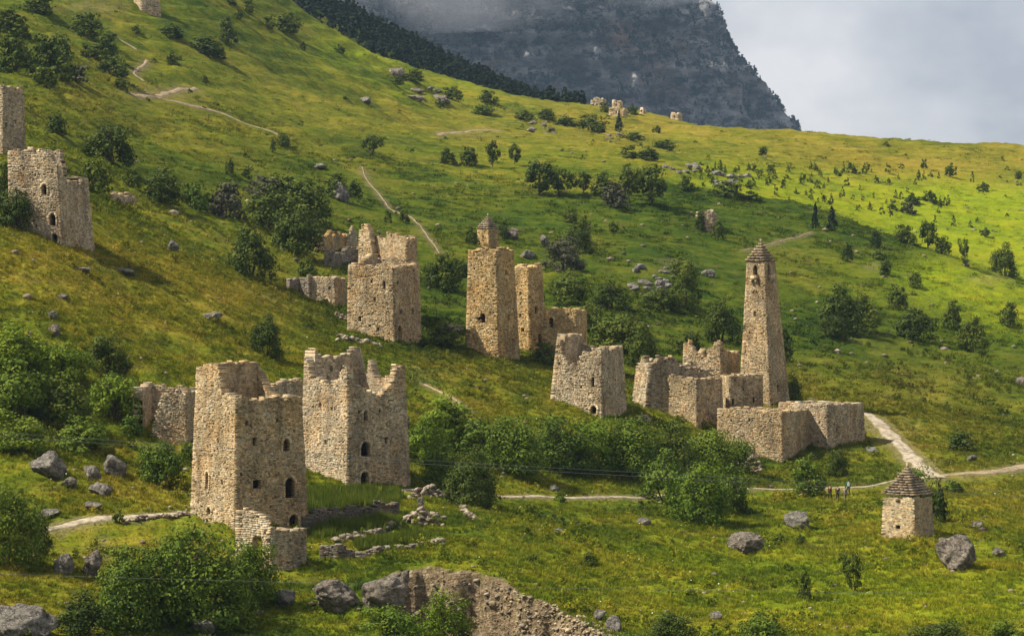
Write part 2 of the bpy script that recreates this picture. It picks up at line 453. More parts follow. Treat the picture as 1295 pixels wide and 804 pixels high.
M['stone_gold'] = stone_mat('golden_limestone', (0.35, 0.235, 0.10), (0.47, 0.34, 0.16), (0.54, 0.42, 0.24))
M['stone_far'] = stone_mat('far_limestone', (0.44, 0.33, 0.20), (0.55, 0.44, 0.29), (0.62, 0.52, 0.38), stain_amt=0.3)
M['plaster'] = stone_mat('pale_render', (0.32, 0.245, 0.145), (0.42, 0.335, 0.205), (0.48, 0.395, 0.26), (0.16, 0.12, 0.07), 0.5, 0.3)
M['slate'] = stone_mat('weathered_slab', (0.15, 0.115, 0.075), (0.25, 0.20, 0.135), (0.35, 0.29, 0.205), (0.12, 0.10, 0.06), 0.4)
M['rubble'] = stone_mat('rubble', (0.15, 0.125, 0.095), (0.26, 0.22, 0.17), (0.40, 0.35, 0.28), (0.10, 0.09, 0.05), 0.4)
M['blocker_timber'] = plain('light_blocker_timber', (0.10, 0.075, 0.05), 0.9, 2.0)
M['rock'] = rock_mat('grey_boulder', (0.085, 0.078, 0.068), (0.26, 0.24, 0.21), (0.48, 0.45, 0.395), (0.36, 0.33, 0.26))
M['rock_warm'] = rock_mat('brown_boulder', (0.10, 0.085, 0.068), (0.26, 0.225, 0.185), (0.44, 0.39, 0.325), (0.33, 0.25, 0.13))
M['gravel'] = gravel_mat('pale_gravel', (0.27, 0.225, 0.165), (0.38, 0.325, 0.245), (0.47, 0.41, 0.32))
M['dirt'] = gravel_mat('dirt', (0.22, 0.165, 0.10), (0.31, 0.24, 0.155), (0.38, 0.31, 0.215))
M['flower'] = plain('white_petal', (0.75, 0.75, 0.68))
M['cable'] = plain('grey_cable', (0.13, 0.14, 0.15), 0.6)
M['sheet'] = plain('grey_sheet', (0.15, 0.155, 0.16), 0.8, 1.0)
M['skin'] = plain('skin', (0.42, 0.25, 0.17))
for k, c in dict(cloth_red=(0.11, 0.025, 0.025), cloth_black=(0.018, 0.018, 0.022), cloth_navy=(0.03, 0.03, 0.045), cloth_grey=(0.30, 0.30, 0.29), cloth_teal=(0.02, 0.19, 0.15), cloth_white=(0.6, 0.62, 0.6), hair=(0.02, 0.014, 0.01), cloth_khaki=(0.16, 0.14, 0.10)).items():
    M[k] = plain(k, c, 0.85)

# ------------------------------------------------------------------ mesh helpers
def np_mesh(name, V, faces_flat, loop_start, loop_total, smooth=False):
    me = bpy.data.meshes.new(name)
    V = np.asarray(V, np.float32)
    me.vertices.add(len(V)); me.vertices.foreach_set('co', V.ravel())
    faces_flat = np.asarray(faces_flat, np.int32).ravel()
    me.loops.add(len(faces_flat)); me.loops.foreach_set('vertex_index', faces_flat)
    n = len(loop_start)
    me.polygons.add(n)
    me.polygons.foreach_set('loop_start', np.asarray(loop_start, np.int32))
    if smooth:
        me.polygons.foreach_set('use_smooth', np.ones(n, bool))
    me.update(calc_edges=True)
    return me

def quad_mesh(name, V, Q, smooth=False):
    Q = np.asarray(Q)
    return np_mesh(name, V, Q, np.arange(len(Q)) * 4, np.full(len(Q), 4), smooth)

def tri_mesh(name, V, T, smooth=False):
    T = np.asarray(T)
    return np_mesh(name, V, T, np.arange(len(T)) * 3, np.full(len(T), 3), smooth)

def set_attr(me, name, arr, typ='FLOAT', dom='POINT'):
    a = me.attributes.new(name, typ, dom)
    if typ == 'FLOAT':
        a.data.foreach_set('value', np.asarray(arr, np.float32).ravel())
    else:
        arr = np.asarray(arr, np.float32)
        if arr.shape[1] == 3:
            arr = np.concatenate([arr, np.ones((len(arr), 1), np.float32)], 1)
        a.data.foreach_set('color', arr.ravel())

def link(name, me, m=None, parent=None, kind=None):
    o = bpy.data.objects.new(name, me)
    C.objects.link(o)
    if m is not None and me is not None:
        if len(me.materials) == 0:
            me.materials.append(m)
        elif me.materials[0] != m:
            o.material_slots[0].link = 'OBJECT'; o.material_slots[0].material = m
    if parent is not None:
        o.parent = parent
    if kind:
        o['kind'] = kind
    return o

def thing(name, label, cat, loc, group=None, rz=0.0):
    o = bpy.data.objects.new(name, None)
    C.objects.link(o)
    o.empty_display_size = 0.3
    o.location = loc; o.rotation_euler = (0, 0, rz)
    o['label'] = label; o['category'] = cat
    if group:
        o['group'] = group
    return o

def tag(o, label, cat, group=None):
    o['label'] = label; o['category'] = cat
    if group:
        o['group'] = group
    return o

def from_bm(name, bm):
    me = bpy.data.meshes.new(name); bm.to_mesh(me); bm.free()
    return me

# ------------------------------------------------------------------ the ground sheet
def zone_at(px, py, D, x):
    """plant cover by place, sunlit patches painted in: r lush pasture, g hay, b bare soil"""
    n = fbm(x * 0.02, D * 0.016, 31, 3)
    lush_lit = np.zeros_like(px); hay = np.zeros_like(px)
    def blob(cx, cy, rx, ry, a):
        return a * np.exp(-(((px - cx) / rx) ** 2 + ((py - cy) / ry) ** 2))
    far = sstep(636, 650, D)
    right = sstep(850, 930, px + 40 * n)
    lush_lit = np.maximum(lush_lit, far * right * sstep(196, 216, py + 14 * n - (px - 960) * 0.06))
    hay = np.maximum(hay, sstep(600, 640, D) * sstep(880, 990, px) * (1 - sstep(206, 240, py + 22 * n - (px - 960) * 0.05)) * 0.8)
    hay = np.maximum(hay, blob(800, 160, 190, 30, 0.85))
    lush_lit = np.maximum(lush_lit, blob(470, 60, 50, 36, 0.8) + blob(560, 112, 60, 16, 0.5))
    lush_lit = np.maximum(lush_lit, np.where(D < 640, blob(1220, 350, 100, 30, 0.95) + blob(1270, 400, 90, 35, 0.7), 0))  # sunlit patch on the near side of the shoulder, painted as brighter grass
    lush_lit = np.maximum(lush_lit, blob(960, 740, 330, 70, 0.5) + blob(1230, 760, 160, 60, 0.4))
    hay = np.maximum(hay, blob(1150, 520, 200, 60, 0.35) + blob(120, 120, 180, 45, 0.35) + blob(420, 150, 190, 40, 0.4))
    hay = np.maximum(hay, blob(250, 370, 190, 80, 0.55) + blob(560, 490, 120, 45, 0.45) + blob(90, 330, 110, 50, 0.45) + blob(130, 620, 140, 30, 0.25))
    hay = hay * np.clip(0.75 + 1.3 * n, 0, 1.4)
    lush_lit = lush_lit * np.clip(0.9 + 0.5 * n, 0, 1.2)
    second = sstep(960, 1000, D) * (1 - sstep(700, 760, px))
    lush_lit *= 1 - second; hay *= 1 - second
    return np.clip(lush_lit, 0, 1), np.clip(hay, 0, 1)

def rough_shade_at(px, py, D, x):
    """coarse pasture on the steeper middle slope; cloud shade painted onto shoulder and second slope"""
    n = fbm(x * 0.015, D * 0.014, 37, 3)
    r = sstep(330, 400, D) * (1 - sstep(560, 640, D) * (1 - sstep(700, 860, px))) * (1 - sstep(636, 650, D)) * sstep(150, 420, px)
    r = np.maximum(r, 0.8 * sstep(540, 610, D) * (1 - sstep(636, 648, D)) * sstep(760, 900, px))  # cloud shade on the shoulder, put into the grass colour
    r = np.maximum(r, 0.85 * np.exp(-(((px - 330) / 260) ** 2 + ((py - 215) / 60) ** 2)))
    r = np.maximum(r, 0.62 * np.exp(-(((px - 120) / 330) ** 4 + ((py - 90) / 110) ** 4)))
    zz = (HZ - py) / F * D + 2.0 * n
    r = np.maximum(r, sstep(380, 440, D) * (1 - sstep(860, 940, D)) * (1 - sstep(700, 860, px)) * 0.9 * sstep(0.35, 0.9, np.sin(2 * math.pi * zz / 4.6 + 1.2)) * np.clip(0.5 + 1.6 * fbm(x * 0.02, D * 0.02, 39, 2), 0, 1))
    r = np.maximum(r, 0.75 * sstep(955, 1000, D) * (1 - sstep(700, 760, px)))  # second slope: its shade is painted into the grass
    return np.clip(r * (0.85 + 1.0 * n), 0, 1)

def build_ground():
    rows = np.concatenate([np.linspace(6, 190, 30)[:-1], np.arange(190, 214, 0.5), np.arange(214, 241, 0.2), np.arange(241, 420, 0.5), 420 * (1000 / 420) ** np.linspace(0, 1, 400)[:-1], np.linspace(1000, 1300, 90)[:-1], np.linspace(1300, 2600, 40)])
    k = np.concatenate([-1 - np.linspace(1, 0.02, 24) ** 1.5, np.linspace(-1, 1, 291), 1 + np.linspace(0.02, 1, 24) ** 1.5])
    yy, kk = np.meshgrid(rows, k, indexing='ij')
    dense = 0.192 * yy
    outer = 60 + 0.47 * yy
    xx = np.where(np.abs(kk) <= 1, kk * dense, np.sign(kk) * (dense + (np.abs(kk) - 1) * (outer - dense)))
    x, y = xx.ravel(), yy.ravel()
    z = ground_z(x, y)
    nR, nC = yy.shape
    i = np.arange(nR * nC).reshape(nR, nC)
    Q = np.stack([i[:-1, :-1], i[:-1, 1:], i[1:, 1:], i[1:, :-1]], -1).reshape(-1, 4)
    me = quad_mesh('ground', np.stack([x, y, z], 1), Q, True)
    px = 647.5 + F * x / y; py = HZ - F * z / y
    lush_lit, hay = zone_at(px, py, y, x)
    _, bank = bank_depth(px, y, x)
    # steepness along the view for bare patches
    soil = np.clip(bank * 1.6, 0, 1)
    pd = path_dist(x, y)
    soil = np.maximum(soil, 0.55 * (1 - sstep(0.0, 1.3, pd + 0.9 * perlin(x * 0.5, y * 0.5, 44))))
    px_, py_ = px, py
    for (cx, cy, rx, ry, a) in [(590, 640, 22, 14, 0.5), (1190, 600, 60, 9, 0.55), (1130, 545, 26, 18, 0.5), (700, 660, 20, 6, 0.4), (130, 700, 18, 20, 0.4), (540, 470, 25, 12, 0.3), (200, 118, 40, 8, 0.5), (600, 168, 30, 6, 0.4), (120, 8, 40, 10, 0.45), (1255, 352, 35, 8, 0.35), (1105, 338, 12, 5, 0.6), (850, 332, 20, 5, 0.4), (345, 372, 25, 12, 0.35)]:
        soil = np.maximum(soil, a * np.exp(-(((px_ - cx) / rx) ** 2 + ((py_ - cy) / ry) ** 2)) * np.clip(0.8 + perlin(x * 0.4, y * 0.3, 45), 0, 1.3))
    set_attr(me, 'zone', np.stack([lush_lit, hay, soil], 1), 'FLOAT_COLOR')
    set_attr(me, 'rough', rough_shade_at(px, py, y, x))
    g = link('ground', me, M['ground'], kind='structure')
    return g
build_ground()

def build_paths():
    for (nm, lb, _, hw, near), (P, _) in zip(PATH_PX, PATHS):
        # resample
        seg = np.sqrt((np.diff(P, axis=0) ** 2).sum(1)); L = np.concatenate([[0], np.cumsum(seg)])
        n = max(12, int(L[-1] / (0.5 if near else 1.2)))
        t = np.linspace(0, L[-1], n)
        Q = np.stack([np.interp(t, L, P[:, 0]), np.interp(t, L, P[:, 1])], 1)
        d = np.gradient(Q, axis=0); d /= np.linalg.norm(d, axis=1)[:, None] + 1e-9
        nn = np.stack([-d[:, 1], d[:, 0]], 1)
        w = hw * (1 + 0.45 * perlin(t * 0.3, t * 0 + len(lb), 61) + 0.2 * perlin(t * 1.1, t * 0 + 3.3, 62))
        cols = np.array([-1, -0.7, -0.35, 0, 0.35, 0.7, 1.0])
        V, E = [], []
        for c in cols:
            q = Q + nn * (w * c)[:, None]
            lift = 0.11 if near else 0.10
            zz = ground_z(q[:, 0], q[:, 1]) + lift - (0.25 if abs(c) == 1 else 0.06 if abs(c) == 0.7 else 0) * (1 if near else 1.6)
            V.append(np.concatenate([q, zz[:, None]], 1)); E.append(np.full(n, abs(c) ** 2))
        V = np.stack(V, 1).reshape(-1, 3); E = np.stack(E, 1).ravel()
        i = np.arange(len(V)).reshape(n, len(cols))
        F4 = np.stack([i[:-1, :-1], i[1:, :-1], i[1:, 1:], i[:-1, 1:]], -1).reshape(-1, 4)
        me = quad_mesh(nm, V, F4[:, ::-1], True)
        set_attr(me, 'edge', E)
        link(nm, me, M['gravel'] if 'gravel' in nm or 'road' in nm else M['dirt'], kind='structure')['label'] = lb
build_paths()

# ------------------------------------------------------------------ the mountain behind
def build_mountain():
    nT, nZ = 460, 150
    zz = np.linspace(-40, 560, nZ)
    t = np.linspace(0, 1, nT)
    T, Z = np.meshgrid(t, zz, indexing='ij')
    # right-hand end of the face at each height (from the skyline), distance about 3600 m
    xr = np.interp(Z, [-40, 20, 60, 130, 165, 200, 235, 270, 300, 330, 400, 480, 560], [500, 465, 425, 366, 346, 316, 287, 268, 250, 226, 166, 91, -14])
    back = np.interp(Z, [-40, 330, 560], [0, 150, 300])
    u = np.clip(T / 0.78, 0, 1); v = np.clip((T - 0.78) / 0.22, 0, 1)
    X = -900 + (xr + 900) * u + v * (60 + 0.0 * Z) * np.sin(v * 1.2)
    Y = 3150 + 0.62 * (X) + back + v ** 1.6 * 1500 + 0 * Z
    # corner rounding
    Y = Y + 90 * np.exp(-((T - 0.78) / 0.03) ** 2) * 0.3
    g1 = fbm(X * 0.010 + 0.3 * perlin(X * 0.004, Z * 0.01, 5), Z * 0.0035, 71, 4)
    rid = 1 - np.abs(fbm(X * 0.02, Z * 0.007, 75, 3)) * 2
    strata = perlin(Z * 0.045 + 0.6 * perlin(X * 0.004, Z * 0.0, 77), X * 0.0022, 76)
    fine = fbm(X * 0.09, Z * 0.07, 78, 3)
    off = 55 * g1 + 30 * (rid - 0.5) + 17 * np.clip(strata * 2.2, -1, 1) + 14 * fine
    wgt = 1 - 0.6 * np.clip(v * 3, 0, 1)
    X2 = X + off * 0.16 * (1 - np.exp(-((T - 0.78) / 0.05) ** 2) * 0.5)
    Y2 = Y - off * 0.9 * wgt
    V = np.stack([X2, Y2, Z + 4 * fine], -1).reshape(-1, 3)
    i = np.arange(nT * nZ).reshape(nT, nZ)
    Q = np.stack([i[:-1, :-1], i[1:, :-1], i[1:, 1:], i[:-1, 1:]], -1).reshape(-1, 4)
    me = quad_mesh('mountain', V, Q, True)
    m, nt, out = mat('mountain_rock'); b = NB(nt)
    n1 = b.noise(0.03, 9, 0.8, sc3=(0.8, 0.8, 2.2))
    c = b.ramp(n1, [(0.41, (0.08, 0.085, 0.10)), (0.5, (0.36, 0.36, 0.38)), (0.59, (0.60, 0.57, 0.55))])
    warm = b.mapr(b.noise(0.0085, 5, 0.65), 0.53, 0.62, 0, 0.9)
    c = b.mix(warm, c, (0.46, 0.29, 0.20))
    st = b.mapr(b.noise(0.05, 4, 0.6, sc3=(0.06, 0.06, 1.0)), 0.42, 0.62, 0.55, 1.25)
    c = b.mix(1.0, c, st, 'MULTIPLY')
    veg = b.mapr(b.noise(0.035, 9, 0.85, sc3=(1, 1, 2.2)), 0.51, 0.535, 0, 0.94)
    c = b.mix(veg, c, (0.012, 0.020, 0.018))
    h = b.noise(0.06, 9, 0.85, sc3=(1, 1, 2.4))
    nt.links.new(b.bsdf(c, 0.95, b.bump(h, 1.0, 14.0), 0.05), out.inputs[0])
    link('mountain', me, m, kind='structure')
    return V.reshape(nT, nZ, 3)
MT = build_mountain()

# ------------------------------------------------------------------ masonry: walls laid stone by stone
FOOT = []      # footprints kept free of grass and bushes (x, y, r)
SS = 0.62       # stone size
class Masonry:
    def __init__(s, seed):
        s.rg = random.Random(seed)
        s.rows = []      # stones of all walls: 12 or 16 points each
        s.V, s.Q, s.T = [], [], []
        s.nv = 0
    def wall(s, A0, B0, A1, B1, zb, zt, top, bottom, th=0.75, openings=(), S=1.0, mitre=(True, True), inner=True, rag=0.35, tone=1.0, relief=1.0, outer=True):
        S = S * SS
        """A0,B0 outer corners at height zb; A1,B1 the same at zt (xy); top(u), bottom(u): heights; openings (uc, zc, w, h, arch) in metres along the wall"""
        rg = s.rg
        A0, B0, A1, B1 = [np.array(p[:2], float) for p in (A0, B0, A1, B1)]
        L = float(np.linalg.norm(B0 - A0))
        dirv = (B0 - A0) / L
        nrm = np.array([dirv[1], -dirv[0]])
        wob = rg.random() * 100
        ph = rg.random() * 50
        top0 = top
        def top(u):
            x = u * L / S + ph
            return top0(u) + rag * (0.42 * math.sin(x * 1.7) * math.sin(x * 0.61 + 1) + 0.30 * (((math.floor(x * 0.9) * 7919) % 13) / 6.5 - 1))
        us = np.linspace(0, L, 24)
        ztop_max = max(top(u / L) for u in us) + rag + 0.1
        zlow = min(bottom(u / L) for u in us)
        st = []
        z = zlow
        while z < ztop_max:
            h = rg.uniform(0.15, 0.33) * S
            z0, z1 = z, z + h
            zc = 0.5 * (z0 + z1)
            z = z1
            cuts = [(0.0, L)]
            for (uc, oc, w, oh, arch) in openings:
                if not (oc - oh / 2 < zc < oc + oh / 2):
                    continue
                hw = w / 2
                if arch:
                    k = (zc - (oc + oh / 2 - hw * 1.2)) / (hw * 1.2)
                    if k > 0:
                        hw *= math.sqrt(max(0.0, 1 - k * k))
                if hw < 0.04:
                    continue
                nc = []
                for a, b_ in cuts:
                    if uc + hw <= a or uc - hw >= b_:
                        nc.append((a, b_))
                    else:
                        if uc - hw - a > 0.05: nc.append((a, uc - hw))
                        if b_ - uc - hw > 0.05: nc.append((uc + hw, b_))
                cuts = nc
            for a, b_ in cuts:
                u = a
                while u < b_ - 1e-6:
                    w = rg.uniform(0.22, 0.62) * S
                    if (u == 0.0 and a == 0.0): w = rg.uniform(0.55, 1.1) * S
                    if b_ - (u + w) < 0.24 * S: w = b_ - u
                    u1 = min(b_, u + w)
                    um = 0.5 * (u + u1) / L
                    t_ = top(um) + rag * (rg.random() - 0.5) * 0.9
                    if zc < t_ and z1 > bottom(um):
                        c = rg.gauss(1.0, 0.15 if relief > 0.5 else 0.08)
                        if rg.random() < 0.15: c *= rg.uniform(0.5, 0.8)
                        crest = zc > t_ - 0.35 * S
                        if crest: c *= rg.uniform(0.95, 1.2)
                        st.append((u, u1, z0, z1, (rg.uniform(0.02, 0.10) * S if rg.random() > 0.08 else -0.11) * relief, c, rg.gauss(0, 0.05), u <= 1e-6, u1 >= L - 1e-6, float(zc > t_ - 1.3 * S - rag or any(abs(0.5 * (u + u1) - o_[0]) < o_[2] / 2 + 0.8 * S and abs(zc - o_[1]) < o_[3] / 2 + 0.4 * S for o_ in openings) or ((u <= 1e-6 and not mitre[0]) or (u1 >= L - 1e-6 and not mitre[1])))))
                    u = u1
        if not st:
            return
        st = np.array(st, float)
        N = len(st)
        u0, u1, z0, z1, pr, tn, wm, e0, e1, ex = st.T
        e0, e1 = e0 > 0.5, e1 > 0.5
        rr = np.random.default_rng(rg.randrange(1 << 30))
        def P(u, z, depth):
            zz = z + 0.05 * S * np.sin(u * 1.9 + wob + z * 0.7) + 0.03 * S * np.sin(u * 5.1 + wob * 2 + z)
            r = ((zz - zb) / (zt - zb))[:, None]
            a = A0 + (A1 - A0) * r; c = B0 + (B1 - B0) * r
            p = a + (c - a) * (u / L)[:, None] - nrm * depth[:, None]
            return np.concatenate([p, zz[:, None]], 1)
        zero = np.zeros(N)
        om = [P(u0, z0, zero), P(u1, z0, zero), P(u1, z1, zero), P(u0, z1, zero)]
        g = 0.030 * S
        fr = []
        for (uu, zz, su, sz) in ((u0, z0, 1, 1), (u1, z0, -1, 1), (u1, z1, -1, -1), (u0, z1, 1, -1)):
            ju, jz = rr.uniform(0.3, 1.6, N) * g, rr.uniform(0.3, 1.6, N) * g
            uo = uu + su * ju
            if su == 1: uo = np.where(e0 & mitre[0], -pr * 0.8, uo)
            else: uo = np.where(e1 & mitre[1], L + pr * 0.8, uo)
            fr.append(P(uo, zz + sz * jz, -pr + rr.uniform(-0.022, 0.022, N)))
        ui0 = np.clip(u0, th if mitre[0] else 0, L - (th if mitre[1] else 0)); ui1 = np.clip(u1, th if mitre[0] else 0, L - (th if mitre[1] else 0))
        dth = zero + th
        im = [P(ui0, z0, dth), P(ui1, z0, dth), P(ui1, z1, dth), P(ui0, z1, dth)]
        blocks = om + fr + im
        sides = [(0, 3, 11, 8), (2, 1, 9, 10), (3, 2, 10, 11), (1, 0, 8, 9)]
        quads = [(4, 5, 6, 7), (0, 1, 5, 4), (1, 2, 6, 5), (2, 3, 7, 6), (3, 0, 4, 7)] if outer else [(0, 1, 2, 3)]
        if inner:
            fi = []
            pi = rr.uniform(0.02, 0.07, N) * S
            for (uu, zz, su, sz) in ((ui0, z0, 1, 1), (ui1, z0, -1, 1), (ui1, z1, -1, -1), (ui0, z1, 1, -1)):
                fi.append(P(uu + su * np.minimum(g, (ui1 - ui0) * 0.3), zz + sz * g, dth + pi))
            blocks = blocks + fi
            quads += [(13, 12, 15, 14), (9, 8, 12, 13), (10, 9, 13, 14), (11, 10, 14, 15), (8, 11, 15, 12)]
        else:
            quads += [(9, 8, 11, 10)]
        nb = len(blocks)
        V = np.stack(blocks, 1).reshape(-1, 3)
        Q = (np.arange(N)[:, None, None] * nb + np.array(quads)[None]).reshape(-1, 4) + s.nv
        Q = np.concatenate([Q, (np.nonzero(ex > 0.5)[0][:, None, None] * nb + np.array(sides)[None]).reshape(-1, 4) + s.nv])
        tc = np.stack([tn * tone * (1 + wm), tn * tone, tn * tone * (1 - 1.3 * wm)], 1)
        s.V.append(V); s.Q.append(Q); s.T.append(np.repeat(np.clip(tc, 0.35, 1.6), nb, 0)); s.nv += len(V)
    def blocks(s, boxes, jit=0.02, tone=1.0):
        """loose oriented blocks: (centre, half axes ex, ey, ez)"""
        rg = s.rg
        for (c, ex, ey, ez) in boxes:
            c, ex, ey, ez = [np.array(k, float) for k in (c, ex, ey, ez)]
            V = np.array([c + sx * ex + sy * ey + sz * ez for sz in (-1, 1) for sx, sy in ((-1, -1), (1, -1), (1, 1), (-1, 1))])
            V += np.array([[rg.uniform(-jit, jit) for _ in range(3)] for _ in range(8)])
            Q = np.array([(0, 3, 2, 1), (4, 5, 6, 7), (0, 1, 5, 4), (1, 2, 6, 5), (2, 3, 7, 6), (3, 0, 4, 7)]) + s.nv
            t = rg.gauss(1, 0.15) * tone; w = rg.gauss(0, 0.04)
            s.V.append(V); s.Q.append(Q); s.T.append(np.repeat([[t * (1 + w), t, t * (1 - w)]], 8, 0)); s.nv += 8
    def build(s, name, m, parent=None, origin=None, kind='stuff'):
        V = np.concatenate(s.V)
        if origin is not None:
            V = V - np.array(origin)[None]
        me = quad_mesh(name, V, np.concatenate(s.Q))
        set_attr(me, 'tone', np.concatenate(s.T), 'FLOAT_COLOR')
        return link(name, me, m, parent, kind)

def interp_fn(pts):
    us = [p[0] for p in pts]; zs = [p[1] for p in pts]
    return lambda u: float(np.interp(u, us, zs))

BUILD = {}
def ring(name, label, cat, Lp, Fp, Rp, T, walls, openings=(), S=1.0, m='stone_warm', th=0.8, rag=0.35, floor=None, alpha=None, seed=1, D=None, zshift=0.0, group=None, Dadd=0.0, sink=1.2, archstones=True, tones=(1, 1, 1, 1), relief=1.0):
    """a building on four walls. Lp,Fp,Rp: photo pixels of the left, front and right bottom corners; T: (left, right) pixel columns at the top;
    walls: for left face, right face, back right, back left a list of (u, photo row of the top) or None"""
    h = hit(*Fp) if D is None else Vector(((Fp[0] - 647.5) / F * D, D, (HZ - Fp[1]) / F * D))
    D0 = h.y + Dadd
    k = D0 / F
    fx = (Fp[0] - 647.5) / F * D0
    d = np.array([fx, D0]); d /= np.linalg.norm(d)
    lat = np.array([d[1], -d[0]])
    wl, wr = (Fp[0] - Lp[0]) * k, (Rp[0] - Fp[0]) * k
    al = math.atan2(wr, wl) if alpha is None else R(alpha)
    a, b_ = wl / math.cos(al), wr / math.sin(al)
    f0 = np.array([fx, D0])
    l0 = f0 + a * (-math.cos(al) * lat + math.sin(al) * d)
    r0 = f0 + b_ * (math.sin(al) * lat + math.cos(al) * d)
    # correct for perspective so that the side corners show at their columns
    l0 = f0 + (l0 - f0) * (wl / max(1e-6, (Fp[0] - (647.5 + F * l0[0] / l0[1])) * k)) if wl > 0.2 else l0
    r0 = f0 + (r0 - f0) * (wr / max(1e-6, ((647.5 + F * r0[0] / r0[1]) - Fp[0]) * k)) if wr > 0.2 else r0
    b0 = l0 + r0 - f0
    cor = [l0, f0, r0, b0]
    zg = [gz(*c) for c in cor]
    zb = zg[1]
    kk = (T[1] - T[0]) / (Rp[0] - Lp[0])
    cen = sum(cor) / 4
    sh = ((T[0] + T[1]) - (Lp[0] + Rp[0])) / 2 * k
    cor1 = [cen + (c - cen) * kk + lat * sh for c in cor]
    allrows = [y for w in walls if w for _, y in w]
    zt = zpix(min(allrows), D0)
    loc = (float(cen[0]), float(cen[1]), float(min(zg)))
    o = thing(name, label, cat, loc, group)
    names = ['wall'] * 4
    res = dict(cor=cor, cor1=cor1, zb=zb, zt=zt, o=o, loc=loc, D=D0, k=k)
    FOOT.append((cen[0], cen[1], 0.5 * max(a, b_) * 1.05))
    profs = []
    for i in range(4):
        A, B = cor[i], cor[(i + 1) % 4]
        if walls[i] is None:
            profs.append(None); continue
        profs.append([(u, zpix(y, A[1] + (B[1] - A[1]) * u)) for u, y in walls[i]])
    wallobjs = []
    for i in range(4):
        if profs[i] is None:
            continue
        A, B, A1, B1 = cor[i], cor[(i + 1) % 4], cor1[i], cor1[(i + 1) % 4]
        L = np.linalg.norm(B - A)
        ops = []
        for (wi, px, py, w, hh, arch) in openings:
            if wi != i:
                continue
            Dm = 0.5 * (A[1] + B[1])
            for _ in range(3):
                zc = zpix(py, Dm)
                r = (zc - zb) / (zt - zb)
                a_, c_ = A + (A1 - A) * r, B + (B1 - B) * r
                pa, pb = 647.5 + F * a_[0] / a_[1], 647.5 + F * c_[0] / c_[1]
                u = (px - pa) / (pb - pa)
                Dm = a_[1] + (c_[1] - a_[1]) * u
            ops.append((u * L, zc, abs(w / (pb - pa)) * L, hh * Dm / F, arch))
        bots = [(t, gz(*(A + (B - A) * t)) - sink * (0.6 if i < 2 else 1)) for t in np.linspace(0, 1, 9)]
        ms = Masonry(seed * 10 + i)
        ms.wall(A, B, A1, B1, zb, zt, interp_fn(profs[i]), interp_fn(bots), th, ops, S, rag=rag, inner=i >= 2, tone=tones[i], relief=relief, outer=i < 2)
        wallobjs.append(ms.build('wall', M[m], o, loc))
        nrm = np.array([(B - A)[1], -(B - A)[0]]) / L
        dv = (B - A) / L
        for (uc, zc, w, oh, arch) in ops:
            if not (archstones and arch and w > 0.5):
                continue
            # a surround of dressed stones
            as_ = Masonry(seed * 77 + int(uc * 10))
            r = (zc - zb) / (zt - zb)
            a_, c_ = A + (A1 - A) * r, B + (B1 - B) * r
            n = 7
            hw = w / 2
            for q in range(n):
                th_ = math.pi * (q + 0.5) / n
                ca, sa = math.cos(th_), math.sin(th_)
                rad = hw + 0.12 * S
                uu, zz = uc + rad * ca, zc + oh / 2 - hw * 1.1 + rad * 1.1 * sa
                p = a_ + (c_ - a_) * (uu / L) + (A1 - A) * ((zz - zc) / (zt - zb)) + nrm * 0.04
                ex = np.array([dv[0] * -sa, dv[1] * -sa, ca]) * (0.20 * rad / (hw + 0.01) * 0.9 * max(hw, 0.3) / 0.5)
                ey = np.array([dv[0] * ca, dv[1] * ca, sa]) * 0.12 * S
                as_.blocks([((p[0], p[1], zz), ex, ey, (nrm[0] * 0.09, nrm[1] * 0.09, 0))], 0.015, 1.05)
            for sd in (-1, 1):
                zz = zc - oh / 2
                while zz < zc + oh / 2 - hw * 1.1:
                    hh = 0.22 * S
                    p = a_ + (c_ - a_) * ((uc + sd * (hw + 0.1 * S)) / L) + (A1 - A) * ((zz - zc) / (zt - zb)) + nrm * 0.03
                    as_.blocks([((p[0], p[1], zz + hh / 2), (dv[0] * 0.11 * S, dv[1] * 0.11 * S, 0), (0, 0, hh * 0.46), (nrm[0] * 0.08, nrm[1] * 0.08, 0))], 0.015, 1.03)
                    zz += hh
            as_.build('window_surround', M[m], o, loc)
    if floor is not None:  # unseen slabs added to keep light off the storeys below
        for fy in floor:
            z = zpix(fy, D0)
            r = (z - zb) / (zt - zb)
            cs = [c + (c1 - c) * r for c, c1 in zip(cor, cor1)]
            cc = sum(cs) / 4
            fl = Masonry(seed + 5)
            cs = [cc + (c - cc) * (1 - 2.1 * th / max(a, b_)) for c in cs]
            n = 9
            for q in range(n):
                p0, p1 = cs[0] + (cs[1] - cs[0]) * (q + 0.5) / n, cs[3] + (cs[2] - cs[3]) * (q + 0.5) / n
                mid = (p0 + p1) / 2; ex = (p1 - p0) / 2; ey = (cs[1] - cs[0]) / n / 2 * 0.99
                fl.blocks([((mid[0], mid[1], z), (ex[0], ex[1], 0), (ey[0], ey[1], 0), (0, 0, 0.12))], 0.01)
            fl.build('floor', M['blocker_timber'], o, loc)  # added light blocker behind the dark windows
    BUILD[label] = res
    return res

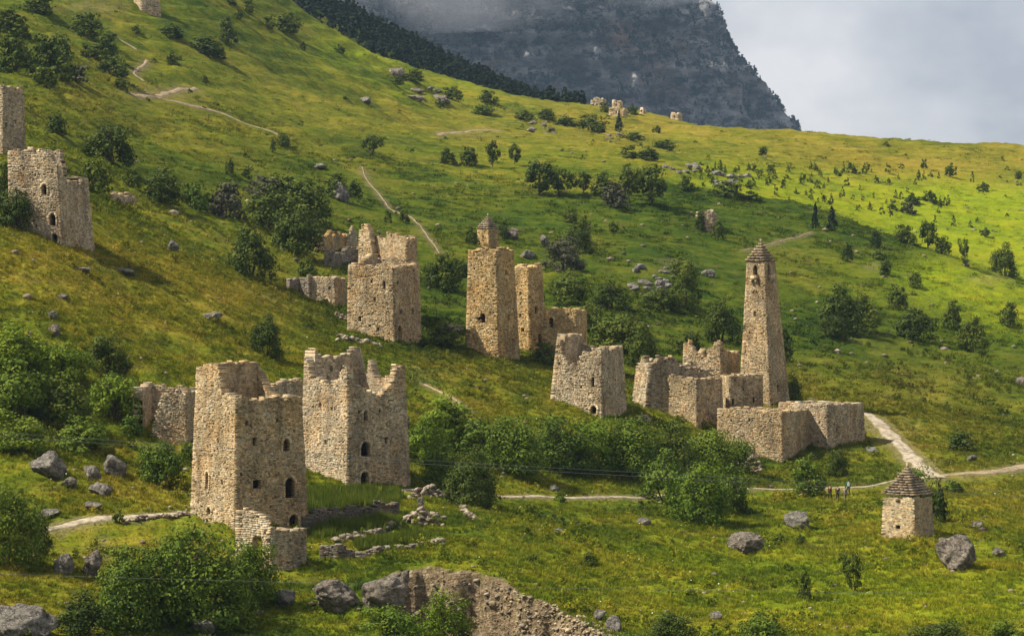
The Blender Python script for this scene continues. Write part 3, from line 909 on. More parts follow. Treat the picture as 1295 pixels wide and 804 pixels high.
# front left tower
tA = ring('stone_tower', 'tallest front tower with one high back corner and an arched doorway on its shaded side', 'tower',
     (240.5, 648), (297, 672), (390, 676), (249, 379),
     [[(0, 463), (0.55, 460), (0.60, 478), (0.68, 500), (0.78, 499), (1, 503)], [(0, 503), (0.4, 504), (0.75, 501), (1, 501)], [(0, 502), (0.35, 502), (0.62, 498), (0.82, 478), (1, 462)], [(0, 459), (0.5, 457), (1, 463)]],
     [(0, 263, 608, 4, 22, True), (0, 247, 612, 4, 8, False), (0, 281, 610, 3, 6, False), (0, 265.5, 646, 5, 9, True), (0, 276, 558, 2.5, 6, False), (0, 259, 533, 2.5, 3, False), (0, 285, 585, 2.5, 4, False),
      (1, 321.5, 558, 5, 9, False), (1, 324.5, 611.5, 10, 11, False), (1, 361.5, 563, 9, 16, True), (1, 366, 616, 12.5, 25, True), (1, 370.5, 659, 12, 17, True), (1, 312, 535, 4, 6, False), (1, 350, 532, 3, 3, False), (1, 342, 640, 3, 3, False), (1, 305, 600, 3, 4, False), (1, 372, 545, 2.5, 3, False)],
     S=0.92, seed=3, th=0.85, floor=(585, 640), rag=0.25)
# tower behind it
tB = ring('stone_tower', 'broad tower with a deeply notched top and two stacked arched openings behind the front tower', 'tower',
     (379, 600), (439.5, 616), (519, 610), (386, 510),
     [[(0, 448), (0.06, 452), (0.15, 472), (0.4, 481), (0.62, 485), (0.8, 476), (0.9, 466), (1, 466)], [(0, 466), (0.09, 468), (0.14, 486), (0.3, 492), (0.5, 497), (0.68, 494), (0.8, 484), (0.86, 466), (0.94, 460), (1, 458)], [(0, 458), (0.08, 466), (0.16, 478), (0.45, 481), (0.58, 470), (0.63, 456), (0.68, 458), (0.72, 476), (0.88, 474), (0.94, 452), (1, 436)], [(0, 436), (0.1, 438), (0.3, 447), (0.55, 452), (0.8, 449), (0.93, 440), (1, 447)]],
     [(1, 461.5, 526, 5.5, 14, True), (1, 461.5, 568, 12, 19, True), (1, 460.5, 606, 10.5, 19, True), (1, 488, 556, 4, 7, False), (1, 454, 520, 3, 4, False), (1, 480, 520, 3, 4, False), (0, 412, 560, 3, 7, False), (0, 405, 512, 3, 5, False), (0, 420, 516, 3, 4, False), (3, 413, 466, 4, 6, False), (3, 426, 468, 4, 5, False)],
     S=1.0, seed=5, m='stone_pale', floor=(545,), rag=0.5)
tC = ring('ruined_house', 'square tan tower house with sunken ragged roofline between the small annex and the twin towers', 'house',
     (439, 402), (498.5, 432), (533, 441), (440.5, 529.5),
     [[(0, 336), (0.3, 337), (0.6, 336), (0.66, 333), (1, 338)], [(0, 337), (0.5, 337), (1, 334)], [(0, 334), (0.3, 331), (0.6, 326), (1, 328)], [(0, 328), (0.2, 322), (0.4, 325), (0.7, 332), (1, 337)]],
     [(0, 486, 360, 3.5, 10, True), (0, 470, 357, 3, 5, False), (0, 474, 379, 3, 6, False), (0, 455, 404, 4, 6, False), (0, 468, 412, 3, 4, False), (0, 478, 416, 3, 4, False),
      (1, 505, 421, 5, 19, True), (1, 507, 394, 3.5, 6, False), (1, 521, 393, 3.5, 9, True), (1, 503, 358, 3, 4, False), (1, 523, 342, 3, 5, False)],
     S=1.05, seed=7, m='stone_warm', floor=(350, 395), rag=0.35)
ring('ruined_house', 'roofless ruin with a broken gable rising behind the square tan tower house', 'ruin',
     (453, 330), (514, 338), (528, 336), (454, 527),
     [[(0, 292), (0.06, 287), (0.22, 288), (0.28, 318), (0.4, 334), (0.9, 337), (0.97, 318), (1, 302)], [(0, 300), (0.4, 301), (1, 300)], [(0, 299), (0.4, 298), (0.7, 300), (1, 300)], [(0, 300), (0.3, 298), (0.6, 298), (0.85, 290), (1, 289)]],
     [], S=1.1, seed=9, m='stone_warm', D=386, rag=0.6, sink=6, alpha=52)
ring('stone_annex', 'small low annex with a dark arched doorway left of the tan tower house', 'annex',
     (390, 378), (424, 388), (439, 388), (391, 437),
     [[(0, 352), (0.5, 350), (1, 352)], [(0, 352), (1, 351)], [(0, 351), (1, 350)], [(0, 350), (1, 352)]],
     [(0, 413.5, 383, 6, 9, True), (0, 417, 365, 2.5, 5, False), (0, 396, 365, 2, 3, False)], S=1.0, seed=11, m='stone_pale', floor=(356,), rag=0.3)
tD = ring('stone_tower', 'straight golden tower with a star shaped hole in its lit face', 'tower',
     (588.6, 442), (630.5, 453), (657, 458), (592.5, 649),
     [[(0, 317), (0.3, 315), (0.6, 316), (1, 318)], [(0, 319), (0.2, 316), (0.7, 314), (1, 315)], [(0, 315), (1, 315)], [(0, 315), (1, 317)]],
     [(0, 610.5, 402, 7, 12, True), (0, 608, 403, 10, 4, False), (0, 600, 380, 2.5, 3, False), (0, 616, 362, 2.5, 3, False), (0, 600, 340, 2.5, 3, False), (0, 598, 425, 2, 3, False), (1, 643, 401, 3, 6, False), (1, 640, 345, 3, 7, False), (1, 649, 430, 2.5, 4, False)],
     S=1.15, seed=13, m='stone_gold', rag=0.45, floor=(340, 420), archstones=False)
ring('stone_tower', 'slimmer tower half hidden behind the golden tower with the star shaped hole', 'tower',
     (648, 428), (669.5, 436), (692, 443), (651, 685),
     [[(0, 337), (1, 338)], [(0, 339), (0.4, 336), (1, 335)], [(0, 335), (1, 335)], [(0, 335), (1, 337)]],
     [(0, 658, 371, 2.5, 4, False), (0, 658, 399, 3, 4, False), (0, 661, 418, 4, 5, False), (1, 678, 392, 4, 10, True), (1, 683, 428, 5, 14, True)],
     S=1.1, seed=15, m='stone_gold', rag=0.3, D=386, floor=(370,), archstones=False)
ring('stone_house', 'low square ruin with a blind arch, behind the hollow ruined tower', 'house',
     (686, 440), (729.5, 446), (743, 444), (688, 741.5),
     [[(0, 392), (0.5, 389), (1, 391)], [(0, 391), (1, 393)], [(0, 392), (1, 390)], [(0, 390), (1, 392)]],
     [(0, 697, 408, 6, 13, True), (0, 719, 397, 3, 3, False)], S=1.1, seed=17, m='stone_gold', rag=0.3, D=378, floor=(402,), sink=4)
ring('stone_tower', 'squat ruined tower with its left half hollowed out above the long thicket', 'tower',
     (693.5, 520), (761.5, 530), (793, 522), (705, 786),
     [[(0, 424), (0.08, 428), (0.14, 446), (0.3, 462), (0.48, 462), (0.56, 446), (0.75, 444), (1, 443)], [(0, 443), (0.3, 440), (0.6, 442), (1, 437)], [(0, 437), (0.5, 441), (0.9, 432), (1, 424)], [(0, 424), (0.4, 422), (0.7, 425), (1, 423)]],
     [(0, 750, 483, 3.5, 12, True), (0, 751, 519, 8, 11, True), (0, 711, 516, 3, 6, False), (0, 735, 490, 2.5, 3, False), (0, 722, 480, 2.5, 3, False)],
     S=1.15, seed=19, m='stone_pale', rag=0.45, floor=(480,))

# the settlement on the right
ring('ruined_house', 'jagged dark ruin at the left end of the roofless houses', 'ruin',
     (799, 512), (816, 516), (900, 500), (806, 900),
     [[(0, 462), (0.5, 456), (1, 458)], [(0, 457), (0.18, 452), (0.3, 458), (0.42, 453), (0.52, 462), (0.7, 466), (1, 470)], [(0, 470), (1, 466)], [(0, 462), (0.4, 458), (0.8, 456), (1, 460)]],
     [], S=1.15, seed=21, m='stone_pale', rag=0.8, alpha=60, tones=(1, 0.8, 1, 1))
ring('roofless_house', 'windowless roofless house with a level top in front of the jagged dark ruin', 'house',
     (823, 532), (881, 541), (915, 534), (828.5, 912.5),
     [[(0, 474), (0.5, 476), (1, 479)], [(0, 479), (1, 478)], [(0, 477), (1, 473)], [(0, 472), (1, 474)]],
     [], S=1.0, seed=23, m='stone_warm', rag=0.2, floor=(490,))
ring('ruined_house', 'broken corner of a ruin beside the foot of the battle tower', 'ruin',
     (862, 492), (911, 496), (936, 494), (865, 935),
     [[(0, 437), (0.12, 433), (0.3, 444), (0.55, 450), (0.72, 446), (0.85, 432), (1, 429)], [(0, 430), (0.1, 436), (0.4, 444), (1, 446)], [(0, 446), (0.5, 440), (1, 444)], [(0, 442), (0.5, 446), (1, 440)]],
     [], S=1.1, seed=25, m='stone_warm', rag=0.5, D=384, sink=4)
ring('roofless_house', 'shaded house with two slit windows under the battle tower', 'house',
     (909, 512), (921, 517), (965.5, 516), (911, 964.5),
     [[(0, 475), (1, 475)], [(0, 475), (0.5, 474), (1, 473)], [(0, 473), (1, 471)], [(0, 471), (1, 474)]],
     [(1, 927, 508, 3, 8, False), (1, 953, 506, 2.5, 7, False), (1, 940, 492, 2, 3, False)], S=1.0, seed=27, m='stone_warm', rag=0.15, D=372, alpha=72, floor=(484,), sink=4)
ring('roofless_house', 'front house of the settlement with an even lit wall above the grass', 'house',
     (906.5, 552), (990, 586), (1027, 578), (907.5, 1023.5),
     [[(0, 517), (0.5, 518), (1, 520.5)], [(0, 520.5), (1, 517.5)], [(0, 517.5), (1, 514)], [(0, 514), (1, 517)]],
     [(0, 948, 530, 2.5, 5, False), (0, 925, 532, 2, 3, False), (0, 968, 540, 2, 3, False)], S=1.0, seed=29, m='stone_warm', rag=0.12)
ring('roofless_house', 'large roofless house at the right end beside the dusty road', 'house',
     (983, 552), (1046.5, 568), (1094, 571), (985, 1091.5),
     [[(0, 508), (1, 511)], [(0, 511), (1, 509.5)], [(0, 509.5), (1, 506.5)], [(0, 506.5), (1, 508)]],
     [], S=1.05, seed=31, m='stone_pale', rag=0.12, tones=(1, 1.0, 1, 1))

def stepped_roof(o, loc, corners, z0, z1, n, over, m, finial=True, seed=1):
    """pyramid of slab courses over a square; the courses are parts of the roof"""
    cc = sum(corners) / 4
    rg = random.Random(seed)
    core = bpy.data.meshes.new('roof')
    v = [tuple(np.append(cc + (c - cc) * 0.97, z0) - np.array(loc)) for c in corners] + [(cc[0] - loc[0], cc[1] - loc[1], z1 - 0.1 - loc[2])]
    core.from_pydata(v, [], [(0, 1, 4), (1, 2, 4), (2, 3, 4), (3, 0, 4), (3, 2, 1, 0)])
    ro = link('roof', core, M[m], o)
    set_attr(core, 'tone', np.ones((5, 3)), 'FLOAT_COLOR')
    for i in range(n):
        t = i / n
        hgt = (z1 - z0) / n
        k = (1 - t) * (1 + over) + 0.04
        ms = Masonry(seed * 31 + i)
        z = z0 + hgt * i
        for q in range(4):
            a, b_ = cc + (corners[q] - cc) * k, cc + (corners[(q + 1) % 4] - cc) * k
            L = np.linalg.norm(b_ - a); dv = (b_ - a) / max(L, 1e-6); nn = np.array([dv[1], -dv[0]])
            m_ = max(1, int(L / rg.uniform(0.5, 0.75)))
            cuts = np.linspace(0, 1, m_ + 1)
            for c0, c1 in zip(cuts[:-1], cuts[1:]):
                p = a + (b_ - a) * (c0 + c1) / 2
                dep = min(0.35, L * 0.45)
                out_ = rg.uniform(-0.04, 0.05)
                th_ = hgt * rg.uniform(0.26, 0.36)
                p = p - nn * (dep / 2 - out_)
                ms.blocks([((p[0], p[1], z + hgt * 0.3 + rg.uniform(-0.03, 0.03)), (dv[0] * L * (c1 - c0) * 0.5, dv[1] * L * (c1 - c0) * 0.5, 0), (nn[0] * dep / 2, nn[1] * dep / 2, 0), (0, 0, th_))], 0.025, rg.uniform(0.85, 1.15))
        c = ms.build('slab_course', M[m], ro, loc)
    if finial:
        ms = Masonry(seed)
        ms.blocks([((cc[0], cc[1], z1 + 0.15), (0.13, 0, 0), (0, 0.13, 0), (0, 0, 0.3))], 0.03, 1.3)
        ms.build('finial', M[m], ro, loc)

# battle tower
tI = ring('battle_tower', 'slender battle tower with a stepped stone pyramid roof', 'tower',
     (934.5, 507), (974.5, 514), (999, 510), (944.6, 979.8),
     [[(0, 330), (1, 330)], [(0, 330), (1, 330)], [(0, 330), (1, 330)], [(0, 330), (1, 330)]],
     [(0, 955.3, 342, 5.6, 14, True), (0, 954.5, 397, 3, 5, False), (0, 948, 420, 2, 3, False), (1, 972.8, 341, 4.2, 13, True), (1, 984, 490, 3.5, 9, True), (1, 985, 420, 2, 3, False)],
     S=1.0, seed=33, m='stone_warm', rag=0.0, sink=2.5, archstones=False)
stepped_roof(tI['o'], tI['loc'], tI['cor1'], tI['zt'], zpix(306, tI['D']), 7, 0.10, 'slate', True, 5)

def balcony(t, wi, px, py, wpx, hpx):
    """small stone machicolation on two corbels"""
    A, B, A1, B1 = t['cor'][wi], t['cor'][(wi + 1) % 4], t['cor1'][wi], t['cor1'][(wi + 1) % 4]
    z = zpix(py, t['D']); r = (z - t['zb']) / (t['zt'] - t['zb'])
    a, c = A + (A1 - A) * r, B + (B1 - B) * r
    pa, pb = 647.5 + F * a[0] / a[1], 647.5 + F * c[0] / c[1]
    u = (px - pa) / (pb - pa)
    p = a + (c - a) * u
    dv = (c - a) / np.linalg.norm(c - a); nn = np.array([dv[1], -dv[0]])
    w = wpx / abs(pb - pa) * np.linalg.norm(c - a); h = hpx * t['k']
    ms = Masonry(int(px))
    n3 = np.array([nn[0], nn[1], 0]); d3 = np.array([dv[0], dv[1], 0]); up = np.array([0, 0, 1.0])
    P = np.array([p[0], p[1], z])
    d = 0.42
    ms.blocks([(P + n3 * d * 0.9 + up * h * 0.28, d3 * w * 0.5, n3 * 0.09, up * h * 0.22), (P + n3 * d * 0.45 + d3 * w * 0.46 + up * h * 0.28, d3 * 0.09, n3 * d * 0.5, up * h * 0.21), (P + n3 * d * 0.45 - d3 * w * 0.46 + up * h * 0.28, d3 * 0.09, n3 * d * 0.5, up * h * 0.21), (P + n3 * d * 0.5 + up * h * 0.53, d3 * w * 0.56, n3 * d * 0.56, up * 0.07)], 0.02, 1.15)
    for sd in (-1, 1):
        for q, (dd, zz) in enumerate([(0.30, -0.04), (0.18, -0.20)]):
            ms.blocks([(P + n3 * dd * 0.9 + d3 * sd * w * 0.42 + up * zz * h, d3 * 0.09, n3 * dd, up * h * 0.08)], 0.01, 1.1)
    ms.build('machicolation', M['stone_pale'], t['o'], t['loc'])
balcony(tI, 0, 954.8, 355, 7.5, 12)
balcony(tI, 1, 974.2, 354, 5, 12)
balcony(tA, 1, 362, 507, 8, 9)
def triangle_mark(t, wi, px, py, s):
    A, B, A1, B1 = t['cor'][wi], t['cor'][(wi + 1) % 4], t['cor1'][wi], t['cor1'][(wi + 1) % 4]
    z = zpix(py, t['D']); r = (z - t['zb']) / (t['zt'] - t['zb'])
    a, c = A + (A1 - A) * r, B + (B1 - B) * r
    pa, pb = 647.5 + F * a[0] / a[1], 647.5 + F * c[0] / c[1]
    p = a + (c - a) * ((px - pa) / (pb - pa))
    dv = (c - a) / np.linalg.norm(c - a); nn = np.array([dv[1], -dv[0]]); q = s * t['k']
    ms = Masonry(3)
    P = np.array([p[0], p[1], z]) + np.array([nn[0], nn[1], 0]) * 0.06
    d3 = np.array([dv[0], dv[1], 0]); n3 = np.array([nn[0], nn[1], 0]); up = np.array([0, 0, 1.0])
    for sd in (-1, 1):
        ax = d3 * sd * 0.5 - up * 0.85
        ms.blocks([(P + ax * q * 0.5, ax * q * 0.5, n3 * 0.09, np.cross(ax, n3) * 0.11)], 0.01, 0.6)
    ms.build('relief_arch', M['stone_warm'], t['o'], t['loc'])
triangle_mark(tI, 0, 955, 364.5, 7)

# crypt in the right foreground
tJ = ring('stone_crypt', 'pale crypt with a stepped pyramid roof beside the big mossy boulder', 'crypt',
     (1114, 662), (1157.5, 683), (1182, 678.5), (1117.2, 1178),
     [[(0, 628), (1, 629)], [(0, 629), (1, 628)], [(0, 628), (1, 627)], [(0, 627), (1, 628)]],
     [(0, 1135.5, 665.5, 6, 6, False), (0, 1128.5, 645, 2, 2, False)], S=0.95, seed=35, m='plaster', rag=0.0, th=0.6, archstones=False, tones=(1.12, 1.0, 1, 1), relief=0.12)
stepped_roof(tJ['o'], tJ['loc'], tJ['cor1'], tJ['zt'], zpix(593, tJ['D']), 11, 0.06, 'slate', True, 8)
triangle_mark(tJ, 0, 1135.5, 631.5, 4)
tL = ring('stone_crypt', 'small distant crypt with a pyramid roof above the golden tower', 'crypt',
     (603.5, 312), (618.5, 314), (630.5, 312), (604, 630),
     [[(0, 289), (1, 289)], [(0, 289), (1, 289)], [(0, 289), (1, 289)], [(0, 289), (1, 289)]],
     [(0, 611, 300, 2.5, 3, False)], S=1.1, seed=37, m='stone_gold', rag=0.0, archstones=False)
stepped_roof(tL['o'], tL['loc'], tL['cor1'], tL['zt'], zpix(273, tL['D']), 7, 0.08, 'slate', True, 9)

# left edge
tK = ring('stone_tower', 'leaning brown tower with three arched openings on the left slope', 'tower',
     (12, 282), (79, 312), (119, 321), (10, 108),
     [[(0, 194), (0.2, 190), (0.5, 193), (0.75, 192), (0.9, 199), (1, 206)], [(0, 208), (0.1, 212), (0.16, 226), (0.4, 230), (0.8, 232), (0.86, 227), (1, 226)], [(0, 226), (0.4, 224), (0.46, 194), (0.7, 191), (1, 190)], [(0, 190), (1, 194)]],
     [(0, 56.5, 240, 6.5, 13, True), (0, 67, 278, 8, 15, True), (0, 69.5, 302, 7, 12, True), (0, 45, 222, 2, 3, False), (0, 61, 251, 2, 2, False), (0, 46, 285, 2, 3, False)],
     S=1.05, seed=39, m='stone_pale', rag=0.55, floor=(225, 265))
ring('stone_tower', 'square tower cut by the left edge above the leaning brown tower', 'tower',
     (-24, 188), (4, 196), (33, 192), (-21, 29.5),
     [[(0, 110), (1, 108)], [(0, 108), (0.6, 111), (1, 112)], [(0, 112), (1, 110)], [(0, 110), (1, 110)]],
     [(1, 8, 158, 3, 7, False), (1, 20, 154, 2.5, 5, False)], S=1.1, seed=41, m='stone_pale', rag=0.3, floor=(125,))
ring('ruined_house', 'low walled yard with a slanting broken wall left of the front tower', 'ruin',
     (168, 548), (236, 562), (252, 560), (168, 251),
     [[(0, 492), (0.04, 494), (0.08, 556), (0.32, 552), (0.42, 525), (0.55, 503), (0.65, 496), (1, 496)], [(0, 496), (1, 494)], [(0, 492), (1, 484)], [(0, 484), (0.15, 483), (0.5, 488), (1, 492)]],
     [], S=1.0, seed=43, m='stone_pale', rag=0.3)
ring('ruined_house', 'weathered lone wall stub between two bushes on the far slope', 'ruin',
     (880, 291), (902, 294), (907, 291), (880.5, 906.5),
     [[(0, 268), (0.4, 268), (0.7, 267), (1, 267)], [(0, 267), (1, 270)], [(0, 272), (1, 274)], [(0, 272), (1, 268)]], [], S=1.5, seed=45, m='stone_pale', rag=0.4)
ring('stone_tower', 'tan tower stump cut by the top edge of the photo', 'tower',
     (169, 11), (178, 13), (203, 14), (170, 201),
     [[(0, -8), (1, -9)], [(0, -9), (1, -8)], [(0, -8), (1, -8)], [(0, -8), (1, -8)]], [], S=1.7, seed=47, m='stone_far', rag=0.4)
ring('stone_enclosure', 'low entrance yard of squared blocks against the foot of the front tower', 'yard wall',
     (298, 692), (342.5, 713), (387, 705), (299, 387),
     [[(0, 642), (0.3, 644), (0.6, 648), (0.9, 656), (1, 664)], [(0, 667), (0.15, 671), (1, 668)], [(0, 668), (1, 668)], None],
     [(0, 326, 691, 13, 30, True)], S=1.15, seed=49, m='stone_pale', rag=0.15, th=0.6, D=239, tones=(1, 1.0, 1, 1), archstones=False)

# far village on the skyline
for (l, f, r, yb, yt, lab, sd) in [(747, 763, 767, 136, (129, 122, 126), 'largest pale ruin of the skyline hamlet, with a peaked wall', 51), (774, 785, 788, 137, (128, 128, 129), 'pale ruin half hidden behind skyline bushes', 52), (770, 789, 794, 147, (138, 136, 139), 'long low pale ruin at the front of the skyline hamlet', 53), (809, 814, 817, 144, (137, 138, 138), 'tiny pale ruin right of the skyline bushes', 54), (848, 858, 863, 152, (143, 144, 144), 'isolated pale ruin at the right end of the skyline hamlet', 55)]:
    ring('ruined_house', lab, 'ruin', (l, yb - 2), (f, yb), (r, yb - 1), (l + 0.5, r - 0.5), [[(0, yt[0]), (0.5, yt[1]), (1, yt[2])], [(0, yt[2]), (1, yt[2])], [(0, yt[2]), (1, yt[0])], [(0, yt[0]), (1, yt[0])]],
         [(0, (l + f) / 2, (yb + yt[0]) / 2, 2, 3, False)], S=2.2, seed=sd, m='stone_far', rag=0.6, group='ruins of the skyline hamlet')

# ------------------------------------------------------------------ free-standing ruined walls
def ruin_wall(name, label, pts, th=0.7, m='rubble', S=1.0, rag=0.5, seed=1, sink=0.6, cat='wall', tone=1.0):
    """pts: (photo column, row of the foot, row of the top)"""
    W = [hit(p[0], p[1]) for p in pts]
    cx = sum((w for w in W), Vector()) / len(W)
    ms = Masonry(seed)
    for (w0, p0), (w1, p1) in zip(zip(W[:-1], pts[:-1]), zip(W[1:], pts[1:])):
        z0, z1 = zpix(p0[2], w0.y), zpix(p1[2], w1.y)
        a, b_ = (w0.x, w0.y), (w1.x, w1.y)
        bots = [(t, gz(a[0] + (b_[0] - a[0]) * t, a[1] + (b_[1] - a[1]) * t) - sink) for t in (0, 0.25, 0.5, 0.75, 1)]
        ms.wall(a, b_, a, b_, 0, 10, interp_fn([(0, z0), (1, z1)]), interp_fn(bots), th, (), S, (False, False), True, rag, tone)
    o = ms.build(name, M[m], None, cx, kind='thing')
    o.location = cx
    del o['kind']
    return tag(o, label, cat)

ruin_wall('stone_wall', 'crumbled lit wall with holes joining the two front towers', [(334, 520, 489), (352, 518, 486), (368, 512, 481), (384, 508, 482)], S=1.0, m='stone_pale', seed=61, sink=3)
ruin_wall('terrace_wall', 'longest dark terrace wall below the nettles right of the front tower', [(390, 671, 648), (430, 663, 644), (470, 655, 640), (505, 649, 635)], seed=63, S=1.0, tone=0.6)
ruin_wall('stone_wall', 'low squared wall beside the yard gap at the front tower', [(404, 706, 688), (428, 707, 689), (449, 706, 697)], seed=65, S=1.0, rag=0.25, tone=0.8)
ruin_wall('stone_wall', 'low wall with pale coping stones above the eroded bank', [(449, 707, 700), (480, 700, 693), (505, 697, 690), (538, 694, 685)], seed=67, S=1.0, rag=0.3, tone=0.8)
ruin_wall('stone_wall', 'ragged wall fragment at the far left of the ruin behind the tan tower house', [(400, 318, 300), (420, 316, 296), (440, 314, 297)], seed=69, m='stone_gold', S=1.1, rag=0.8, sink=2)
ruin_wall('stone_wall', 'broken wall spike standing left of the broken gable', [(438, 318, 300), (447, 318, 283), (452, 318, 300)], seed=71, m='stone_pale', S=1.0, rag=0.5, sink=2)
ruin_wall('stone_wall', 'stepped dark wall remnant below the ragged wall fragment', [(410, 336, 314), (422, 337, 318), (432, 335, 322), (445, 334, 312), (456, 334, 316)], seed=73, m='rubble', S=1.1, rag=0.7, sink=2)
ruin_wall('stone_wall', 'dim crooked wall running left from the low annex', [(366, 366, 355), (378, 370, 352), (391, 378, 352)], seed=75, m='rubble', S=1.1, rag=0.5, sink=1.5)
ruin_wall('stone_wall', 'pale scrap of wall in the grass beside the dark hedge', [(144, 256, 247), (158, 257, 246), (172, 258, 248)], seed=77, m='stone_pale', S=1.2, rag=0.6, sink=1)

# ------------------------------------------------------------------ rocks
def ico(sub):
    bm = bmesh.new(); bmesh.ops.create_icosphere(bm, subdivisions=sub, radius=1.0)
    V = np.array([v.co[:] for v in bm.verts]); T = np.array([[v.index for v in f.verts] for f in bm.faces]); bm.free()
    return V, T
ICO = {k: ico(k) for k in (1, 2, 4, 5)}

def rock_shape(seed, sub=4, rough=0.5):
    V, T = ICO[sub]
    rg = random.Random(seed)
    V = V.copy()
    # chop with planes for flat facets
    for _ in range(15):
        n = np.array([rg.gauss(0, 1) for _ in range(3)]); n /= np.linalg.norm(n)
        d = rg.uniform(0.42, 0.78)
        e = np.maximum(V @ n - d, 0)
        V -= 0.85 * e[:, None] * n
    off = Vector((rg.random() * 50, rg.random() * 50, rg.random() * 50))
    if sub >= 4:
        dsp = np.array([0.55 * mnoise.noise(Vector(v) * 1.3 + off) + 0.42 * mnoise.noise(Vector(v) * 3.1 + off) + 0.30 * mnoise.noise(Vector(v) * 6.5 + off) + 0.16 * mnoise.noise(Vector(v) * 14 + off) for v in V])
        V = V * (1 + rough * 0.62 * dsp[:, None])
    else:
        V = V * np.array([[1 + rg.uniform(-0.18, 0.18)] for _ in V])
    return V, T

def boulder(label, px, py, w, h, m='rock', seed=None, name='boulder', depth=1.0, lean=0.0):
    p = hit(px, py)
    k = p.y / F
    seed = seed or int(px * 7 + py)
    V, T = rock_shape(seed, 5 if w >= 44 else 4)
    rx, rz = w * k / 2, h * k / 2
    V = V / np.array([np.abs(V[:, 0]).max(), np.abs(V[:, 1]).max(), np.abs(V[:, 2]).max()])
    V = V * np.array([rx, rx * depth, rz * 1.15])
    V[:, 2] *= 1 - lean * V[:, 0] / rx
    me = tri_mesh(name, V, T, False)
    o = link(name, me, M[m])
    o.location = (p.x, p.y + rx * 0.6 * depth, p.z + rz * 0.78)
    FOOT.append((p.x, p.y + rx * 0.5, rx * 0.7))
    return tag(o, label, 'boulder')

for a in [
 ('two lobed rounded boulder left of the eroded bank', 424, 778, 60, 46, 'rock_warm'),
 ('largest pale slab boulder leaning at the left end of the eroded bank', 486, 774, 64, 56, 'rock_warm'),
 ('grey boulder in the shade of the bottom left bush', 360, 768, 30, 24, 'rock'),
 ('smooth grey boulder cut by the bottom left corner', 28, 812, 92, 54, 'rock'),
 ('brown flat topped boulder in the meadow below the thicket', 945, 700, 48, 34, 'rock_warm'),
 ('rounded pale boulder in the meadow left of the crypt', 1009, 668, 34, 22, 'rock'),
 ('big mossy boulder leaning beside the crypt', 1217, 723, 66, 50, 'rock_warm', 4321, 'boulder', 1.0, 0.28),
 ('broad cracked boulder among the left bushes', 56, 604, 54, 36, 'rock'),
 ('smooth grey boulder on the grass left of the ruin bush', 146, 602, 32, 28, 'rock'),
 ('low brown boulder below the cracked boulder', 88, 618, 26, 18, 'rock_warm'),
 ('small tilted boulder between the smooth and the cracked boulders', 116, 606, 24, 20, 'rock'),
 ('flat broken boulder in the grass below the smooth grey boulder', 128, 626, 36, 16, 'rock'),
 ('dark boulder half hidden beside the left edge bush', 82, 728, 34, 34, 'rock'),
 ('tan broken boulder right of the dark boulder', 114, 730, 28, 36, 'rock_warm'),
 ('pale boulder under the bottom left bush', 256, 803, 34, 24, 'rock'),
 ('flat rock sunk in the grass above the gravel path', 58, 656, 36, 14, 'rock'),
 ('pale flat rock lying on the grass left of the front tower', 118, 645, 24, 12, 'rock'),
 ('upright grey boulder in front of a shrub on the middle slope', 432, 255, 22, 28, 'rock'),
 ('flat tilted boulder on the slope behind the slimmer tower', 668, 328, 26, 13, 'rock'),
 ('narrow standing boulder beside the grey brown shrub', 689, 313, 13, 17, 'rock'),
 ('round brown boulder right of the small distant crypt', 645, 302, 22, 15, 'rock_warm'),
 ('pale topped boulder on the open slope left of the round bush', 268, 407, 28, 15, 'rock'),
 ('upper of two small boulders on the left slope', 66, 404, 14, 13, 'rock'),
 ('lower of two small boulders on the left slope', 68, 424, 16, 16, 'rock_warm'),
 ('pale rock pile top on the slope right of the leaning tower', 218, 318, 17, 17, 'rock'),
 ('small grey rock in the grass below the footpath', 815, 664, 18, 10, 'rock'),
 ('small reddish rock right of the mossy boulder', 1265, 704, 18, 12, 'rock_warm'),
 ('small pale rock right of the crypt shadow', 1236, 668, 16, 9, 'rock'),
 ('warm stone heap cut by the right edge', 1291, 490, 20, 17, 'rock_warm'),
 ('rock on the grass right of the road bush', 1231, 582, 16, 9, 'rock'),
 ('grey rock among the meadow grass left of the bush shadow', 709, 676, 18, 9, 'rock'),
 ('pale block at the lower end of the eroded bank', 779, 800, 26, 22, 'rock'),
 ('pale block in the rubble near the end of the eroded bank', 757, 784, 20, 18, 'rock'),
 ('white stone at the bottom edge of the meadow', 905, 784, 18, 12, 'rock'),
 ('lit grey boulder on the ridge shoulder', 502, 100, 26, 16, 'rock_warm'),
 ('hump backed rock on the terraced slope', 462, 131, 18, 9, 'rock'),
 ('pale stone on the terraced slope above the hedge', 404, 214, 22, 8, 'rock'),
 ('bare rock at the dark bank above the mid slope outcrop', 895, 350, 22, 10, 'rock'),
 ('flat white rocks beside the lonely stunted tree', 1222, 337, 10, 7, 'rock'),
 ('pale slab at the left foot of the leaning tower slope', 104, 345, 22, 9, 'rock'),
 ('dark rock slab on the grass below the leaning tower', 158, 348, 26, 10, 'rock'),
 ('dark stone in the grass at the left edge below the leaning tower', 78, 378, 15, 8, 'rock'),
 ('upright brown rock in front of the central thicket', 512, 540, 13, 14, 'rock'),
 ('grey rock at the path edge behind the front tower', 700, 622, 14, 10, 'rock'),
]:
    boulder(*a)

